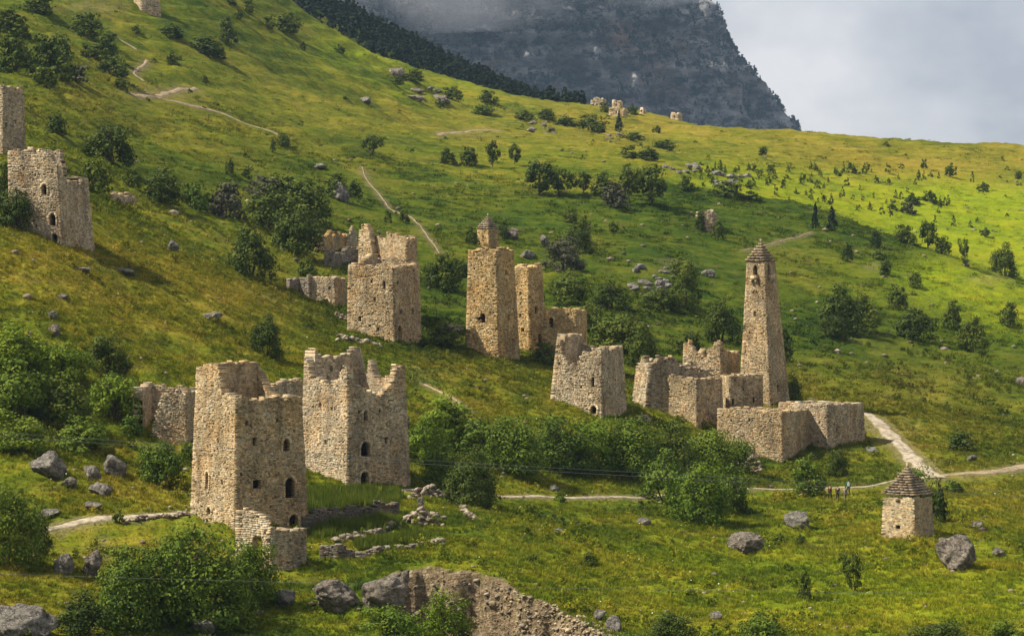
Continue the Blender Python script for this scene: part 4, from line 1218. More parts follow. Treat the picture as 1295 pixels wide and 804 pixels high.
def outcrop(label, px, py, w, h, n, seed, m='rock', big=0.34):
    big *= 0.62
    """bedrock breaking through the turf; each rock is a part"""
    rg = random.Random(seed)
    p = hit(px, py); k = p.y / F
    o = thing('rock_outcrop', label, 'rocks', p)
    for i in range(n):
        qx, qy = px + rg.uniform(-0.5, 0.5) * w, py - rg.uniform(0, 0.8) * h
        q = hit(qx, qy)
        s_ = rg.uniform(0.45, 1.0) * big * min(w, 2.2 * h) * k * 0.75
        V, T = rock_shape(seed * 50 + i, 4 if s_ / k > 5 else 2)
        V = V * 1.25 * np.array([s_ * rg.uniform(0.9, 1.5), s_, s_ * rg.uniform(0.5, 0.9)])
        V[:, 0] += rg.uniform(-0.5, 0.5) * V[:, 2]
        r = link('rock', tri_mesh('rock', V, T), M[m], o)
        r.location = q - p + Vector((0, 0, s_ * 0.15)); r.rotation_euler = (0, 0, rg.uniform(0, 6.28))
outcrop('tumbled pale rocks below the skyline trees', 690, 170, 40, 20, 11, 1, 'rock_warm', 0.3)
outcrop('tumbled pale rocks right of the skyline conifer', 778, 180, 24, 11, 6, 2, 'rock_warm', 0.36)
outcrop('craggy rocks on the crest between the grove and the bright field', 862, 220, 46, 14, 12, 3, 'rock', 0.4)
outcrop('craggy rocks with bushes at the top of the dark shoulder', 920, 236, 56, 20, 12, 4, 'rock', 0.36)
outcrop('rocks strung along the lit ridge above the pale scar', 545, 130, 60, 22, 14, 5, 'rock_warm', 0.3)
outcrop('fractured grey rock face on the slope left of the battle tower', 826, 374, 56, 44, 22, 6, 'rock', 0.30)
outcrop('scattered grey rocks left of the tall outcrop bush', 796, 262, 60, 6, 7, 7, 'rock', 0.6)
# stele
def stele():
    p = hit(531.5, 643)
    k = p.y / F
    bm = bmesh.new()
    w, h, d = 7.5 * k / 2, 15 * k, 0.16
    prof = [(-w, -0.4), (w, -0.4), (w * 0.96, h * 0.8), (w * 0.7, h * 0.95), (w * 0.1, h), (-w * 0.6, h * 0.96), (-w * 0.92, h * 0.82)]
    f = [bm.verts.new((x, -d, z)) for x, z in prof]; b_ = [bm.verts.new((x * 0.96, d, z * 0.99)) for x, z in prof]
    bm.faces.new(f); bm.faces.new(b_[::-1])
    for i in range(len(prof)):
        j = (i + 1) % len(prof); bm.faces.new((f[j], f[i], b_[i], b_[j]))
    bmesh.ops.recalc_face_normals(bm, faces=bm.faces)
    bmesh.ops.bevel(bm, geom=bm.edges[:], offset=0.03, segments=1, affect='EDGES')
    o = link('gravestone', from_bm('gravestone', bm), M['rock'])
    o.location = p; o.rotation_euler = (0, R(3), R(-20))
    tag(o, 'upright grey gravestone standing alone in the grass above the rubble', 'gravestone')
stele()

def slab():
    p = hit(1103, 572)
    k = p.y / F
    bm = bmesh.new(); bmesh.ops.create_cube(bm, size=1)
    for v in bm.verts:
        v.co = Vector((v.co.x * 14 * k * (1 - 0.15 * (v.co.y > 0)), v.co.y * 1.3, v.co.z * 0.14 + 0.12 * v.co.x))
    bmesh.ops.bevel(bm, geom=bm.edges[:], offset=0.03, segments=2, affect='EDGES')
    o = link('stone_slab', from_bm('stone_slab', bm), M['sheet']); o.location = p + Vector((0, 0.4, 0.32)); o.rotation_euler = (R(24), R(4), R(15))
    tag(o, 'flat grey slab lying at the right foot of the roadside house', 'slab')
slab()

STONES = [rock_shape(900 + k, 2) for k in range(8)]
def rubble(label, pts, n, size, spread, heap=0.5, m='rubble', seed=1, name='rubble_heap', cat='rubble', kind=None):
    """a heap or line of loose stones along photo points"""
    rg = random.Random(seed)
    W = [hit(*p) for p in pts]
    nv = 0
    Vs, Ts, Cs = [], [], []
    for i in range(n):
        V0, T0 = STONES[rg.randrange(8)]
        t = rg.random() * (len(W) - 1); j = int(t); f = t - j
        c = W[j].lerp(W[min(j + 1, len(W) - 1)], f)
        g = rg.gauss(0, 0.5); g2 = rg.gauss(0, 0.5)
        x, y = c.x + g2 * spread * 0.6, c.y + g * spread
        z = gz(x, y) + max(0, heap * (1 - abs(g) * 1.1 - abs(g2) * 0.3)) * rg.random()
        s = size * rg.uniform(0.45, 1.3)
        V = V0 * 1.35 * np.array([s, s * rg.uniform(0.6, 1), s * rg.uniform(0.45, 0.8)])
        a = rg.random() * 6.3; ca, sa = math.cos(a), math.sin(a); tl = rg.uniform(-0.5, 0.5); ct, st_ = math.cos(tl), math.sin(tl)
        V = V @ np.array([[ca, -sa, 0], [sa, ca, 0], [0, 0, 1]]) @ np.array([[ct, 0, -st_], [0, 1, 0], [st_, 0, ct]])
        Vs.append(V + np.array([x, y, z + s * 0.25])); Ts.append(T0 + nv); nv += len(V0)
        q = max(0.5, rg.gauss(1.05, 0.25)); Cs.append(np.full((len(V0), 3), q))
    o_ = np.array(W[len(W) // 2][:])
    me = tri_mesh(name, np.concatenate(Vs) - o_, np.concatenate(Ts))
    set_attr(me, 'tone', np.concatenate(Cs), 'FLOAT_COLOR')
    o = link(name, me, M[m], None, kind)
    o.location = o_
    if kind is None:
        tag(o, label, cat)
    else:
        o['label'] = label
    return o
rubble('line of white rubble through the tall grass below the terrace wall', [(424, 685), (450, 680), (475, 676), (490, 671), (504, 667)], 90, 0.30, 0.5, 0.5, seed=1)
rubble('compact rubble heap right of the terrace wall', [(520, 662), (535, 660), (552, 663)], 130, 0.30, 0.8, 1.4, seed=2)
rubble('reddish rubble heap beside the path and the central thicket', [(524, 630), (545, 626), (576, 632)], 150, 0.28, 0.9, 1.1, seed=3)
rubble('trail of loose stones leading down from the thicket', [(580, 634), (586, 644), (592, 652), (600, 658)], 60, 0.28, 0.5, 0.4, seed=4, name='stone_trail', kind='stuff')
rubble('short stone pile at the right end of the coping wall', [(547, 690), (562, 689)], 40, 0.28, 0.4, 0.5, seed=5)
rubble('tumbled stones at the foot of the tan tower house', [(425, 400), (440, 405)], 40, 0.30, 0.6, 0.5, seed=6)
rubble('scattered dark stones on the slope above the notched tower', [(432, 428), (450, 432), (480, 438)], 70, 0.32, 0.9, 0.5, seed=7, name='loose_stones', kind='stuff')
rubble('stones lining the gravel path left of the front tower', [(160, 660), (190, 656), (215, 655), (236, 650)], 60, 0.25, 0.4, 0.3, seed=8)
rubble('crumbling mound of stone beside the front settlement house', [(932, 585), (948, 588), (955, 592)], 300, 0.34, 1.1, 1.9, seed=9, m='rubble')
rubble('white stones at the foot of the squat hollow tower thicket', [(805, 530), (820, 533)], 40, 0.35, 0.5, 0.5, seed=10)
rubble('fallen stones under the left corner of the golden tower', [(566, 412), (582, 418)], 30, 0.35, 0.7, 0.5, seed=12)

def bank_stones():
    """stones in the cut earth of the bank, many more and paler toward its right end"""
    rg = random.Random(77)
    for name, n, m in (('bank_stones', 170, 'rubble'), ('scree', 430, 'stone_pale')):
        Vs, Ts, Cs, nv = [], [], [], 0
        for i in range(n):
            px = rg.uniform(498, 790) if name == 'bank_stones' else rg.triangular(600, 800, 760)
            e = float(np.interp(px, [490, 560, 620, 660, 700, 740, 795], [722, 725, 731, 744, 758, 774, 798]))
            py = e + 5 + rg.random() ** 1.2 * (812 - e)
            p = hit(px, py)
            V0, T0 = STONES[rg.randrange(8)]
            s_ = 0.12 * rg.uniform(0.5, 1.5) * (2.0 if rg.random() < 0.07 else 1)
            a = rg.random() * 6.3; ca, sa = math.cos(a), math.sin(a)
            V = (V0 * 1.35 * np.array([s_, s_ * 0.8, s_ * rg.uniform(0.5, 0.9)])) @ np.array([[ca, -sa, 0], [sa, ca, 0], [0, 0, 1]])
            Vs.append(V + np.array(p)); Ts.append(T0 + nv); nv += len(V0)
            Cs.append(np.full((len(V0), 3), max(0.4, rg.gauss(0.75, 0.2))))
        me = tri_mesh(name, np.concatenate(Vs), np.concatenate(Ts))
        set_attr(me, 'tone', np.concatenate(Cs), 'FLOAT_COLOR')
        link(name, me, M[m], None, 'stuff')
bank_stones()

def scatter_stones():
    rg = random.Random(99)
    V0, T0 = ICO[1]
    Vs, Ts, Cs = [], [], []; n = 0
    for i in range(600):
        px, py = rg.uniform(-20, 1315), rg.uniform(330, 800) if rg.random() < 0.75 else rg.uniform(190, 330)
        p = hit(px, py)
        s = rg.uniform(0.10, 0.30) * (1 if p.y < 420 else 1.8) * (2 if rg.random() < 0.05 else 1)
        V = V0 * np.array([[1 + rg.uniform(-0.25, 0.25)] for _ in V0]) * np.array([s * 1.2, s, s * 0.6])
        Vs.append(V + np.array(p) + np.array([0, 0, s * 0.15])); Ts.append(T0 + len(V0) * n); n += 1
        Cs.append(np.full((len(V0), 3), max(0.5, rg.gauss(0.9, 0.22))))
    me = tri_mesh('field_stones', np.concatenate(Vs), np.concatenate(Ts))
    set_attr(me, 'tone', np.concatenate(Cs), 'FLOAT_COLOR')
    link('field_stones', me, M['rubble'], None, 'stuff')
scatter_stones()

# ------------------------------------------------------------------ foliage prototypes
def leaf_mesh(name, seed, clumps, per, leaf, kind='bush'):
    r = np.random.default_rng(seed)
    if kind == 'bush':
        d = r.normal(size=(clumps, 3)); d /= np.linalg.norm(d, axis=1)[:, None]; d[:, 2] = np.abs(d[:, 2]) * 1.1 - 0.12
        rad = r.uniform(0.45, 0.92, clumps) ** 0.6
        c = d * rad[:, None] * np.array([0.42, 0.42, 0.78]) + np.array([0, 0, 0.08])
        lump = 1 + 0.30 * np.sin(3 * np.arctan2(d[:, 1], d[:, 0]) + seed) * r.uniform(0.3, 1, clumps)
        c *= lump[:, None]
        cr = r.uniform(0.09, 0.21, clumps)
    elif kind == 'tree':
        d = r.normal(size=(clumps, 3)); d /= np.linalg.norm(d, axis=1)[:, None]
        rad = r.uniform(0.3, 1, clumps) ** 0.5
        c = d * rad[:, None] * np.array([0.44, 0.44, 0.42]) + np.array([0, 0, 0.54])
        c[:, :2] *= (1 + 0.3 * np.sin(2 * np.arctan2(d[:, 1], d[:, 0]) + seed))[:, None]
        cr = r.uniform(0.08, 0.17, clumps)
    elif kind == 'pine':
        z = r.uniform(0.08, 1.0, clumps) ** 0.9
        a = r.uniform(0, 6.283, clumps)
        w = 0.36 * (1.03 - z) ** 0.85 * r.uniform(0.55, 1.1, clumps)
        c = np.stack([np.cos(a) * w, np.sin(a) * w, z - 0.12 * w], 1)
        cr = 0.03 + 0.10 * (1.05 - z)
    elif kind == 'twig':      # upright, wind-swept fan of shoots
        z = r.uniform(0.1, 1, clumps); a = r.uniform(0, 6.283, clumps)
        w = 0.15 + 0.3 * z * r.uniform(0.3, 1, clumps)
        c = np.stack([np.cos(a) * w - 0.25 * (z - 0.3), np.sin(a) * w, z * 0.9], 1)
        cr = np.full(clumps, 0.09)
    n = clumps * per
    ci = np.repeat(np.arange(clumps), per)
    o = r.normal(size=(n, 3)); o /= np.linalg.norm(o, axis=1)[:, None]
    p = c[ci] + o * (cr[ci] * r.uniform(0.35, 1.0, n) ** 0.5)[:, None] * np.array([1, 1, 0.85])
    nrm = 1.2 * o + 0.4 * (c[ci] - np.array([0, 0, 0.3])) / 0.4 + 0.42 * r.normal(size=(n, 3)); nrm /= np.linalg.norm(nrm, axis=1)[:, None]
    t1 = np.cross(nrm, r.normal(size=(n, 3))); t1 /= np.linalg.norm(t1, axis=1)[:, None] + 1e-9
    t2 = np.cross(nrm, t1)
    sz = leaf * r.uniform(0.6, 1.3, n)
    a, b_ = t1 * sz[:, None], t2 * (sz * 0.62)[:, None]
    V = np.stack([p - a, p + b_, p + a, p - b_], 1).reshape(-1, 3)
    V[:, 2] = np.maximum(V[:, 2], -0.06)
    me = quad_mesh(name, V, np.arange(n * 4).reshape(-1, 4))
    tone = np.clip(0.5 + 0.18 * r.normal(size=clumps), 0, 1)[ci] + 0.14 * r.normal(size=n)
    set_attr(me, 'tone', np.repeat(np.clip(tone, 0, 1), 4))
    return me

def trunk_mesh(seed, h, r0, limbs, spread, stems=1):
    bm = bmesh.new()
    rg = random.Random(seed)
    def limb(p0, p1, ra, rb, n=5, seg=4):
        prev = None
        ax = (p1 - p0)
        bend = Vector((rg.uniform(-1, 1), rg.uniform(-1, 1), 0)) * ax.length * 0.08
        for i in range(seg + 1):
            t = i / seg
            c = p0 + ax * t + bend * math.sin(t * 3.14)
            u = ax.orthogonal().normalized(); v = ax.cross(u).normalized()
            r_ = ra + (rb - ra) * t
            ringv = [bm.verts.new(c + (u * math.cos(6.283 * k / n) + v * math.sin(6.283 * k / n)) * r_) for k in range(n)]
            if prev:
                for k in range(n):
                    bm.faces.new((prev[k], prev[(k + 1) % n], ringv[(k + 1) % n], ringv[k]))
            prev = ringv
        bm.faces.new(prev)
    for s in range(stems):
        b0 = Vector((rg.uniform(-1, 1), rg.uniform(-1, 1), 0)) * (0.05 if stems > 1 else 0)
        top = Vector((rg.uniform(-1, 1) * spread * (0.35 if stems == 1 else 1), rg.uniform(-1, 1) * spread * (0.35 if stems == 1 else 1), h))
        limb(b0 - Vector((0, 0, 0.08)), top, r0, r0 * 0.35)
        for k in range(limbs):
            t = rg.uniform(0.4, 0.95); q = b0.lerp(top, t)
            e = q + Vector((rg.uniform(-1, 1) * spread, rg.uniform(-1, 1) * spread, rg.uniform(0.1, 0.3)))
            limb(q, e, r0 * 0.45, r0 * 0.15, 4, 3)
    me = from_bm('trunk', bm)
    me.materials.append(M['bark'])
    return me

PROTO = {
 'big': [(leaf_mesh('foliage', 90 + i, 105, 95, 0.0185), trunk_mesh(195 + i, 0.6, 0.018, 2, 0.25, 4)) for i in range(3)],
 'bush': [(leaf_mesh('foliage', 100 + i, 60, 70, 0.027), trunk_mesh(200 + i, 0.6, 0.018, 2, 0.25, 4)) for i in range(4)],
 'mid': [(leaf_mesh('foliage', 120 + i, 48, 26, 0.048), trunk_mesh(220 + i, 0.6, 0.02, 1, 0.2, 3)) for i in range(4)],
 'small': [(leaf_mesh('foliage', 140 + i, 24, 15, 0.085), trunk_mesh(240 + i, 0.6, 0.03, 0, 0.15, 2)) for i in range(4)],
 'tree': [(leaf_mesh('crown', 160 + i, 46, 30, 0.044, 'tree'), trunk_mesh(260 + i, 0.7, 0.035, 4, 0.3, 1)) for i in range(4)],
 'pine': [(leaf_mesh('crown', 180 + i, 70, 16, 0.045, 'pine'), trunk_mesh(280 + i, 0.9, 0.03, 0, 0.02, 1)) for i in range(3)],
 'twig': [(leaf_mesh('foliage', 190 + i, 60, 26, 0.034, 'twig'), trunk_mesh(290 + i, 0.7, 0.02, 2, 0.25, 4)) for i in range(2)],
 'tiny': [(leaf_mesh('shrub', 195 + i, 12, 10, 0.10), None) for i in range(3)],
 'tinypine': [(leaf_mesh('conifer', 198 + i, 22, 8, 0.085, 'pine'), None) for i in range(3)],
}
for k, lst in PROTO.items():
    for me, _ in lst:
        me.materials.append(M['leaf_pine'] if 'pine' in k else M['leaf'])
_cnt = 0
def plant(kind, px, py, w, h, label, m=None, group=None, name=None, cat=None, at=None, dz=0.0):
    """w, h: width and height in photo pixels"""
    global _cnt
    _cnt += 1
    p = at if at is not None else hit(px, py)
    k = p.y / F
    lst = PROTO[kind]
    fo, tr = lst[_cnt % len(lst)]
    name = name or {'big': 'bush', 'bush': 'bush', 'mid': 'bush', 'small': 'shrub', 'tree': 'tree', 'pine': 'conifer', 'twig': 'shrub', 'tiny': 'shrub', 'tinypine': 'conifer'}[kind]
    cat = cat or {'tree': 'tree', 'conifer': 'tree'}.get(name, name)
    sc = (w * k, w * k * rng.uniform(0.85, 1.1), h * k * 1.06)
    rz = rng.uniform(0, 6.28)
    if kind == 'twig': rz = rng.uniform(-0.4, 0.4)
    back = 0.30 * w * k
    if tr is None:
        o = link(name, fo, M[m] if m else None)
        o.location = p + Vector((0, back * 0.5, 0)); o.scale = sc; o.rotation_euler = (0, 0, rz)
        return tag(o, label, cat, group)
    yy = p.y + back
    xx = p.x * yy / p.y
    zz = min(p.z + 0.15 * h * k, gz(xx, yy)) if at is None else p.z
    o = thing(name, label, cat, (xx, yy, zz + dz), group, rz)
    o.scale = sc
    link(fo.name.split('.')[0], fo, M[m] if m else None, o)
    link('trunk' if kind in ('tree', 'pine') else 'stem', tr, None, o)
    return o

PL = [
 # bottom left mass
 ('bush', 168, 806, 130, 112, 'broad bush left of the biggest bottom left bush', 'leaf'),
 ('bush', 250, 800, 150, 132, 'biggest dense bush at the bottom left below the front tower', 'leaf'),
 ('bush', 318, 778, 84, 96, 'tallest shoot bush touching the yard wall of the front tower', 'leaf'),
 ('bush', 104, 812, 80, 60, 'low dark bush right of the smooth corner boulder', 'leaf_dark'),
 ('bush', 210, 732, 80, 50, 'bush on the upper edge of the bottom left mass, below the gravel path', 'leaf'),
 ('bush', 10, 722, 100, 118, 'tall bush cut by the left edge above the smooth corner boulder', 'leaf'),
 ('bush', 48, 704, 44, 60, 'narrow bush at the right of the left edge bush', 'leaf_dark'),
 ('small', 150, 662, 20, 18, 'dark shrub on the gravel path edge', 'leaf_dark'),
 # left thicket
 ('bush', 22, 478, 90, 62, 'uppermost bright bush of the left thicket at the photo edge', 'leaf_bright'),
 ('bush', 78, 486, 80, 60, 'bright bush of the left thicket below the two small boulders', 'leaf_bright'),
 ('bush', 135, 478, 62, 56, 'dark bush at the upper right of the left thicket', 'leaf_dark'),
 ('bush', 24, 540, 100, 76, 'dark green bush in the middle of the left thicket at the photo edge', 'leaf'),
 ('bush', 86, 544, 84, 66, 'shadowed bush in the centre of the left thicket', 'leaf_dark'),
 ('bush', 148, 540, 80, 78, 'bright rounded bush at the right end of the left thicket', 'leaf_bright'),
 ('bush', 30, 580, 78, 50, 'olive bush behind the cracked boulder', 'leaf'),
 ('bush', 104, 574, 80, 46, 'olive bush under the cables behind the smooth boulder', 'leaf'),
 ('mid', 165, 556, 34, 30, 'small bush at the foot of the slanting broken wall', 'leaf'),
 ('bush', 203, 614, 80, 68, 'leafy bush between the slanting broken wall and the front tower', 'leaf'),
 ('mid', 236, 588, 24, 30, 'small bush squeezed against the left side of the front tower', 'leaf'),
 # central thicket
 ('bush', 536, 592, 69, 60, 'bright bush touching the right side of the notched tower', 'leaf_bright'),
 ('bush', 566, 570, 91, 69, 'highest bright bush at the left end of the central thicket', 'leaf_bright'),
 ('bush', 612, 590, 86, 69, 'bright bush second from the left in the central thicket', 'leaf'),
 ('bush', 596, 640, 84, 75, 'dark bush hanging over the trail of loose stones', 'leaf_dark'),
 ('bush', 560, 618, 65, 58, 'bush behind the reddish rubble heap', 'leaf'),
 ('bush', 650, 606, 93, 77, 'greyish bush in the left half of the central thicket', 'leaf'),
 ('bush', 706, 600, 97, 69, 'bright bush right under the left corner of the squat hollow tower', 'leaf'),
 ('bush', 752, 602, 97, 75, 'bright bush below the doorway of the squat hollow tower', 'leaf_bright'),
 ('bush', 800, 606, 97, 75, 'bush below the windowless house at the middle of the thicket', 'leaf'),
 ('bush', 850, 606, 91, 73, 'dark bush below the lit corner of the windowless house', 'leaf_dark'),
 ('bush', 896, 604, 91, 64, 'bush in front of the front settlement house', 'leaf'),
 ('bush', 934, 600, 50, 46, 'rightmost bush of the central thicket against the stone mound', 'leaf'),
 ('bush', 840, 640, 71, 69, 'round bush on the near side of the footpath', 'leaf'),
 ('bush', 884, 664, 95, 87, 'largest bush on the near side of the footpath', 'leaf_bright'),
 ('bush', 926, 650, 60, 64, 'bush on the near side of the footpath, nearest the meadow boulder', 'leaf'),
 ('small', 708, 634, 20, 14, 'tuft shrub beside the footpath below the central thicket', 'leaf'),
 # mid slope
 ('bush', 337, 454, 54, 54, 'single round bush on the open slope above the front tower', 'leaf_dark'),
 ('bush', 318, 352, 66, 70, 'tall rounded bush at the lower end of the dark hedge', 'leaf_dark'),
 ('bush', 374, 324, 70, 69, 'bush between the hedge and the ragged wall fragment', 'leaf_dark'),
 ('mid', 284, 276, 65, 48, 'grey leafless bush in the dark hedge', 'leaf_grey'),
 ('bush', 340, 292, 84, 57, 'bush in the middle of the dark hedge', 'leaf_dark'),
 ('bush', 392, 292, 79, 64, 'right end bush of the dark hedge', 'leaf_dark'),
 ('mid', 333, 250, 62, 32, 'grey brown bush on top of the dark hedge', 'leaf_grey'),
 ('mid', 362, 262, 60, 39, 'green bush on top of the dark hedge', 'leaf_dark'),
 ('bush', 206, 264, 66, 48, 'left end bush of the dark hedge', 'leaf_dark'),
 ('mid', 246, 268, 43, 39, 'small bush linking the left hedge bush to the grey one', 'leaf'),
 ('bush', 142, 210, 70, 66, 'large dark conical bush above the leaning brown tower', 'leaf_dark', 'tall'),
 ('mid', 120, 246, 46, 44, 'dark bush right of the leaning brown tower', 'leaf_dark'),
 ('mid', 70, 168, 38, 30, 'dark bush below the tower at the left edge', 'leaf_dark'),
 ('mid', 168, 238, 28, 28, 'small tree shaped bush behind the pale scrap of wall', 'leaf_dark'),
 ('bush', 18, 292, 58, 62, 'dark bush against the left foot of the leaning brown tower', 'leaf_dark'),
 ('mid', 4, 262, 44, 60, 'dark bush cut by the left edge beside the leaning brown tower', 'leaf_dark'),
 ('mid', 388, 352, 34, 26, 'bush above the low annex', 'leaf_dark'),
 ('small', 290, 222, 14, 22, 'slim dark shrub on the slope left of the hedge top', 'leaf_dark'),
 ('small', 312, 226, 18, 16, 'round dark shrub above the hedge top', 'leaf_dark'),
 ('mid', 425, 252, 34, 32, 'shrub behind the upright grey boulder', 'leaf_dark'),
 ('mid', 447, 250, 22, 26, 'shrub right of the upright grey boulder', 'leaf_dark'),
 ('small', 491, 282, 12, 18, 'left of two shrubs beside the thin footpath', 'leaf_dark'),
 ('small', 511, 282, 18, 20, 'right of two shrubs beside the thin footpath', 'leaf_dark'),
 ('tree', 471, 197, 26, 28, 'single round headed tree on the terraced slope', 'leaf_dark'),
 ('mid', 358, 187, 22, 18, 'dark bush at the end of the zigzag track', 'leaf_dark'),
 ('small', 345, 192, 9, 20, 'slim shrub at the end of the zigzag track', 'leaf_dark'),
 # upper left
 ('mid', 46, 18, 57, 28, 'dark bush at the top left near the tower stump', 'leaf_dark'),
 ('mid', 12, 48, 55, 35, 'dark bush at the left edge below the top corner', 'leaf_dark'),
 ('small', 28, 50, 29, 22, 'pointed shrub beside the left edge bush near the top', 'leaf_dark'),
 ('mid', 106, 48, 49, 32, 'rounded bush right of the top left bushes', 'leaf_dark'),
 ('mid', 20, 92, 68, 58, 'largest bush of the upper left copse at the photo edge', 'leaf_dark'),
 ('mid', 58, 94, 52, 50, 'green bush in the middle of the upper left copse', 'leaf_dark'),
 ('mid', 78, 78, 44, 40, 'upper bush of the upper left copse', 'leaf_dark'),
 ('mid', 76, 102, 47, 35, 'lower dark bush of the upper left copse', 'leaf_dark'),
 ('small', 98, 106, 36, 25, 'grey purple bush at the right of the upper left copse', 'leaf_grey'),
 ('mid', 57, 112, 42, 28, 'round bush below the upper left copse', 'leaf_dark'),
 ('mid', 136, 78, 34, 40, 'tree like bush right of the upper left copse', 'leaf_dark'),
 ('mid', 143, 98, 47, 30, 'bush below the tree like bush', 'leaf_dark'),
 ('small', 152, 114, 26, 18, 'small round shrub above the zigzag track', 'leaf_dark'),
 ('small', 113, 76, 39, 20, 'low bush bridging the upper left copse and the tree like bush', 'leaf_dark'),
 ('mid', 216, 50, 42, 20, 'flat bush in the upper middle slope', 'leaf_dark'),
 ('small', 172, 44, 15, 12, 'single dark shrub below the tower stump', 'leaf_dark'),
 ('mid', 288, 58, 28, 34, 'tall dark tree like bush near the ridge', 'leaf_dark'),
 ('mid', 262, 72, 50, 24, 'long dark bush left of the tall one near the ridge', 'leaf_dark'),
 ('small', 220, 82, 24, 20, 'dark bush left of the long bush near the ridge', 'leaf_dark'),
 ('small', 275, 76, 26, 16, 'low shrub under the tall dark bush near the ridge', 'leaf_dark'),
 ('mid', 362, 44, 46, 26, 'dark bush pair on the lit ridge', 'leaf_dark'),
 ('small', 340, 38, 20, 18, 'small bush left of the ridge bush pair', 'leaf_dark'),
 ('small', 430, 68, 16, 13, 'small bush alone on the lit ridge', 'leaf_dark'),
 ('small', 382, 64, 12, 12, 'tiny bush below the ridge bush pair', 'leaf_dark'),
 ('small', 292, 8, 18, 12, 'bush on the top edge left of the ridge', 'leaf_dark'),
 ('small', 314, 18, 16, 18, 'bush near the top edge beside the ridge', 'leaf_dark'),
 ('small', 302, 26, 12, 14, 'lower bush near the top edge beside the ridge', 'leaf_dark'),
 ('small', 259, 106, 12, 12, 'single shrub right of the upper track fork', 'leaf_dark'),
 # row at mid
 ('mid', 566, 208, 26, 22, 'left bush of the row below the pale scar', 'leaf_dark'),
 ('mid', 594, 212, 32, 24, 'widest bush of the row below the pale scar', 'leaf_dark'),
 ('tree', 623, 213, 20, 34, 'thin palm like tree of the row below the pale scar', 'leaf_dark'),
 ('tree', 651, 208, 20, 25, 'round headed tree at the right of the row below the pale scar', 'leaf_dark'),
 # clump with trees
 ('tree', 683, 250, 48, 46, 'broad tree at the left of the mid slope grove', 'leaf_dark'),
 ('tree', 708, 250, 40, 36, 'second tree from the left in the mid slope grove', 'leaf_dark'),
 ('tree', 738, 248, 26, 27, 'thin tree with a clear trunk in the mid slope grove', 'leaf_dark'),
 ('mid', 762, 250, 34, 32, 'green bush in the middle of the mid slope grove', 'leaf_dark'),
 ('mid', 778, 264, 40, 34, 'grey bare bush under the tall tree of the grove', 'leaf_grey'),
 ('tree', 796, 258, 32, 52, 'tallest tree of the mid slope grove', 'leaf_dark'),
 ('tree', 824, 266, 52, 50, 'broad dark tree at the right of the mid slope grove', 'leaf_dark'),
 ('mid', 867, 242, 24, 20, 'round bush right of the mid slope grove', 'leaf_dark'),
 ('mid', 920, 252, 44, 22, 'low bush at the crest beside the bright field', 'leaf_dark'),
 ('small', 952, 254, 30, 12, 'flat bush at the right end of the crest outcrop', 'leaf_dark'),
 ('small', 722, 283, 22, 18, 'bush with a dead stem behind the slimmer tower', 'leaf_dark'),
 ('small', 776, 294, 16, 16, 'lone small shrub on the slope below the grove', 'leaf_dark'),
 ('mid', 737, 306, 24, 32, 'upright bush above the grey brown shrub', 'leaf_dark'),
 ('bush', 713, 344, 58, 46, 'grey brown shrub on the slope behind the slimmer tower', 'leaf_grey'),
 ('bush', 728, 322, 46, 38, 'green bush rising behind the grey brown shrub', 'leaf_dark'),
 ('bush', 566, 372, 54, 50, 'dark bush right of the tan tower house', 'leaf_dark'),
 ('bush', 582, 352, 44, 30, 'upper dark bush between tan house and golden tower', 'leaf_dark'),
 ('bush', 545, 364, 36, 30, 'dark bush against the right wall of the tan house ruin', 'leaf_dark'),
 ('mid', 560, 440, 44, 34, 'bush at the right foot of the tan tower house', 'leaf_dark'),
 ('mid', 611, 312, 30, 14, 'low bush at the foot of the small distant crypt', 'leaf_dark'),
 ('mid', 596, 310, 24, 26, 'dark bush left of the small distant crypt', 'leaf_dark'),
 ('mid', 636, 302, 16, 24, 'dark bush right against the small distant crypt', 'leaf_dark'),
 ('bush', 722, 386, 70, 42, 'broad dark bush above the low square ruin', 'leaf_dark'),
 ('bush', 772, 394, 60, 36, 'dark bush between the low ruin and the outcrop', 'leaf_dark'),
 ('bush', 784, 448, 84, 62, 'large dark bush above the squat hollow tower', 'leaf_dark'),
 ('bush', 748, 420, 50, 40, 'dark bush right of the low square ruin', 'leaf_dark'),
 ('bush', 812, 470, 46, 60, 'dark bush left of the jagged dark ruin', 'leaf_dark'),
 ('mid', 690, 462, 40, 30, 'bush at the foot of the slimmer tower', 'leaf_dark'),
 ('bush', 838, 396, 66, 40, 'greyish bush under the mid slope outcrop', 'leaf_dark'),
 ('bush', 866, 394, 44, 70, 'tall dark bush at the right end of the mid slope outcrop', 'leaf_dark'),
 ('mid', 858, 348, 34, 18, 'low olive bush over the mid slope outcrop', 'leaf_dark'),
 ('bush', 912, 436, 54, 56, 'dark rounded bush behind the broken ruin corner', 'leaf_dark'),
 ('mid', 870, 452, 46, 30, 'dark bush behind the jagged dark ruin', 'leaf_dark'),
 ('mid', 993, 456, 24, 46, 'bush hidden behind the battle tower shaft', 'leaf_dark'),
 ('mid', 1004, 506, 26, 32, 'dark bush at the right foot of the battle tower', 'leaf_dark'),
 ('small', 818, 402, 16, 12, 'tiny bush left of the tall outcrop bush', 'leaf_dark'),
 ('mid', 885, 292, 18, 26, 'bush at the left of the lone wall stub', 'leaf_dark'),
 ('mid', 908, 302, 20, 24, 'bush at the right of the lone wall stub', 'leaf_dark'),
 # right slope
 ('bush', 1060, 422, 64, 66, 'feathery bush right of the battle tower', 'leaf_dark'),
 ('bush', 1088, 420, 58, 52, 'dense bush in the middle right shrub group', 'leaf_dark'),
 ('bush', 1052, 430, 48, 34, 'low bush at the left of the right shrub group', 'leaf_dark'),
 ('mid', 1136, 394, 34, 32, 'round dark bush above the broad right bush', 'leaf_dark'),
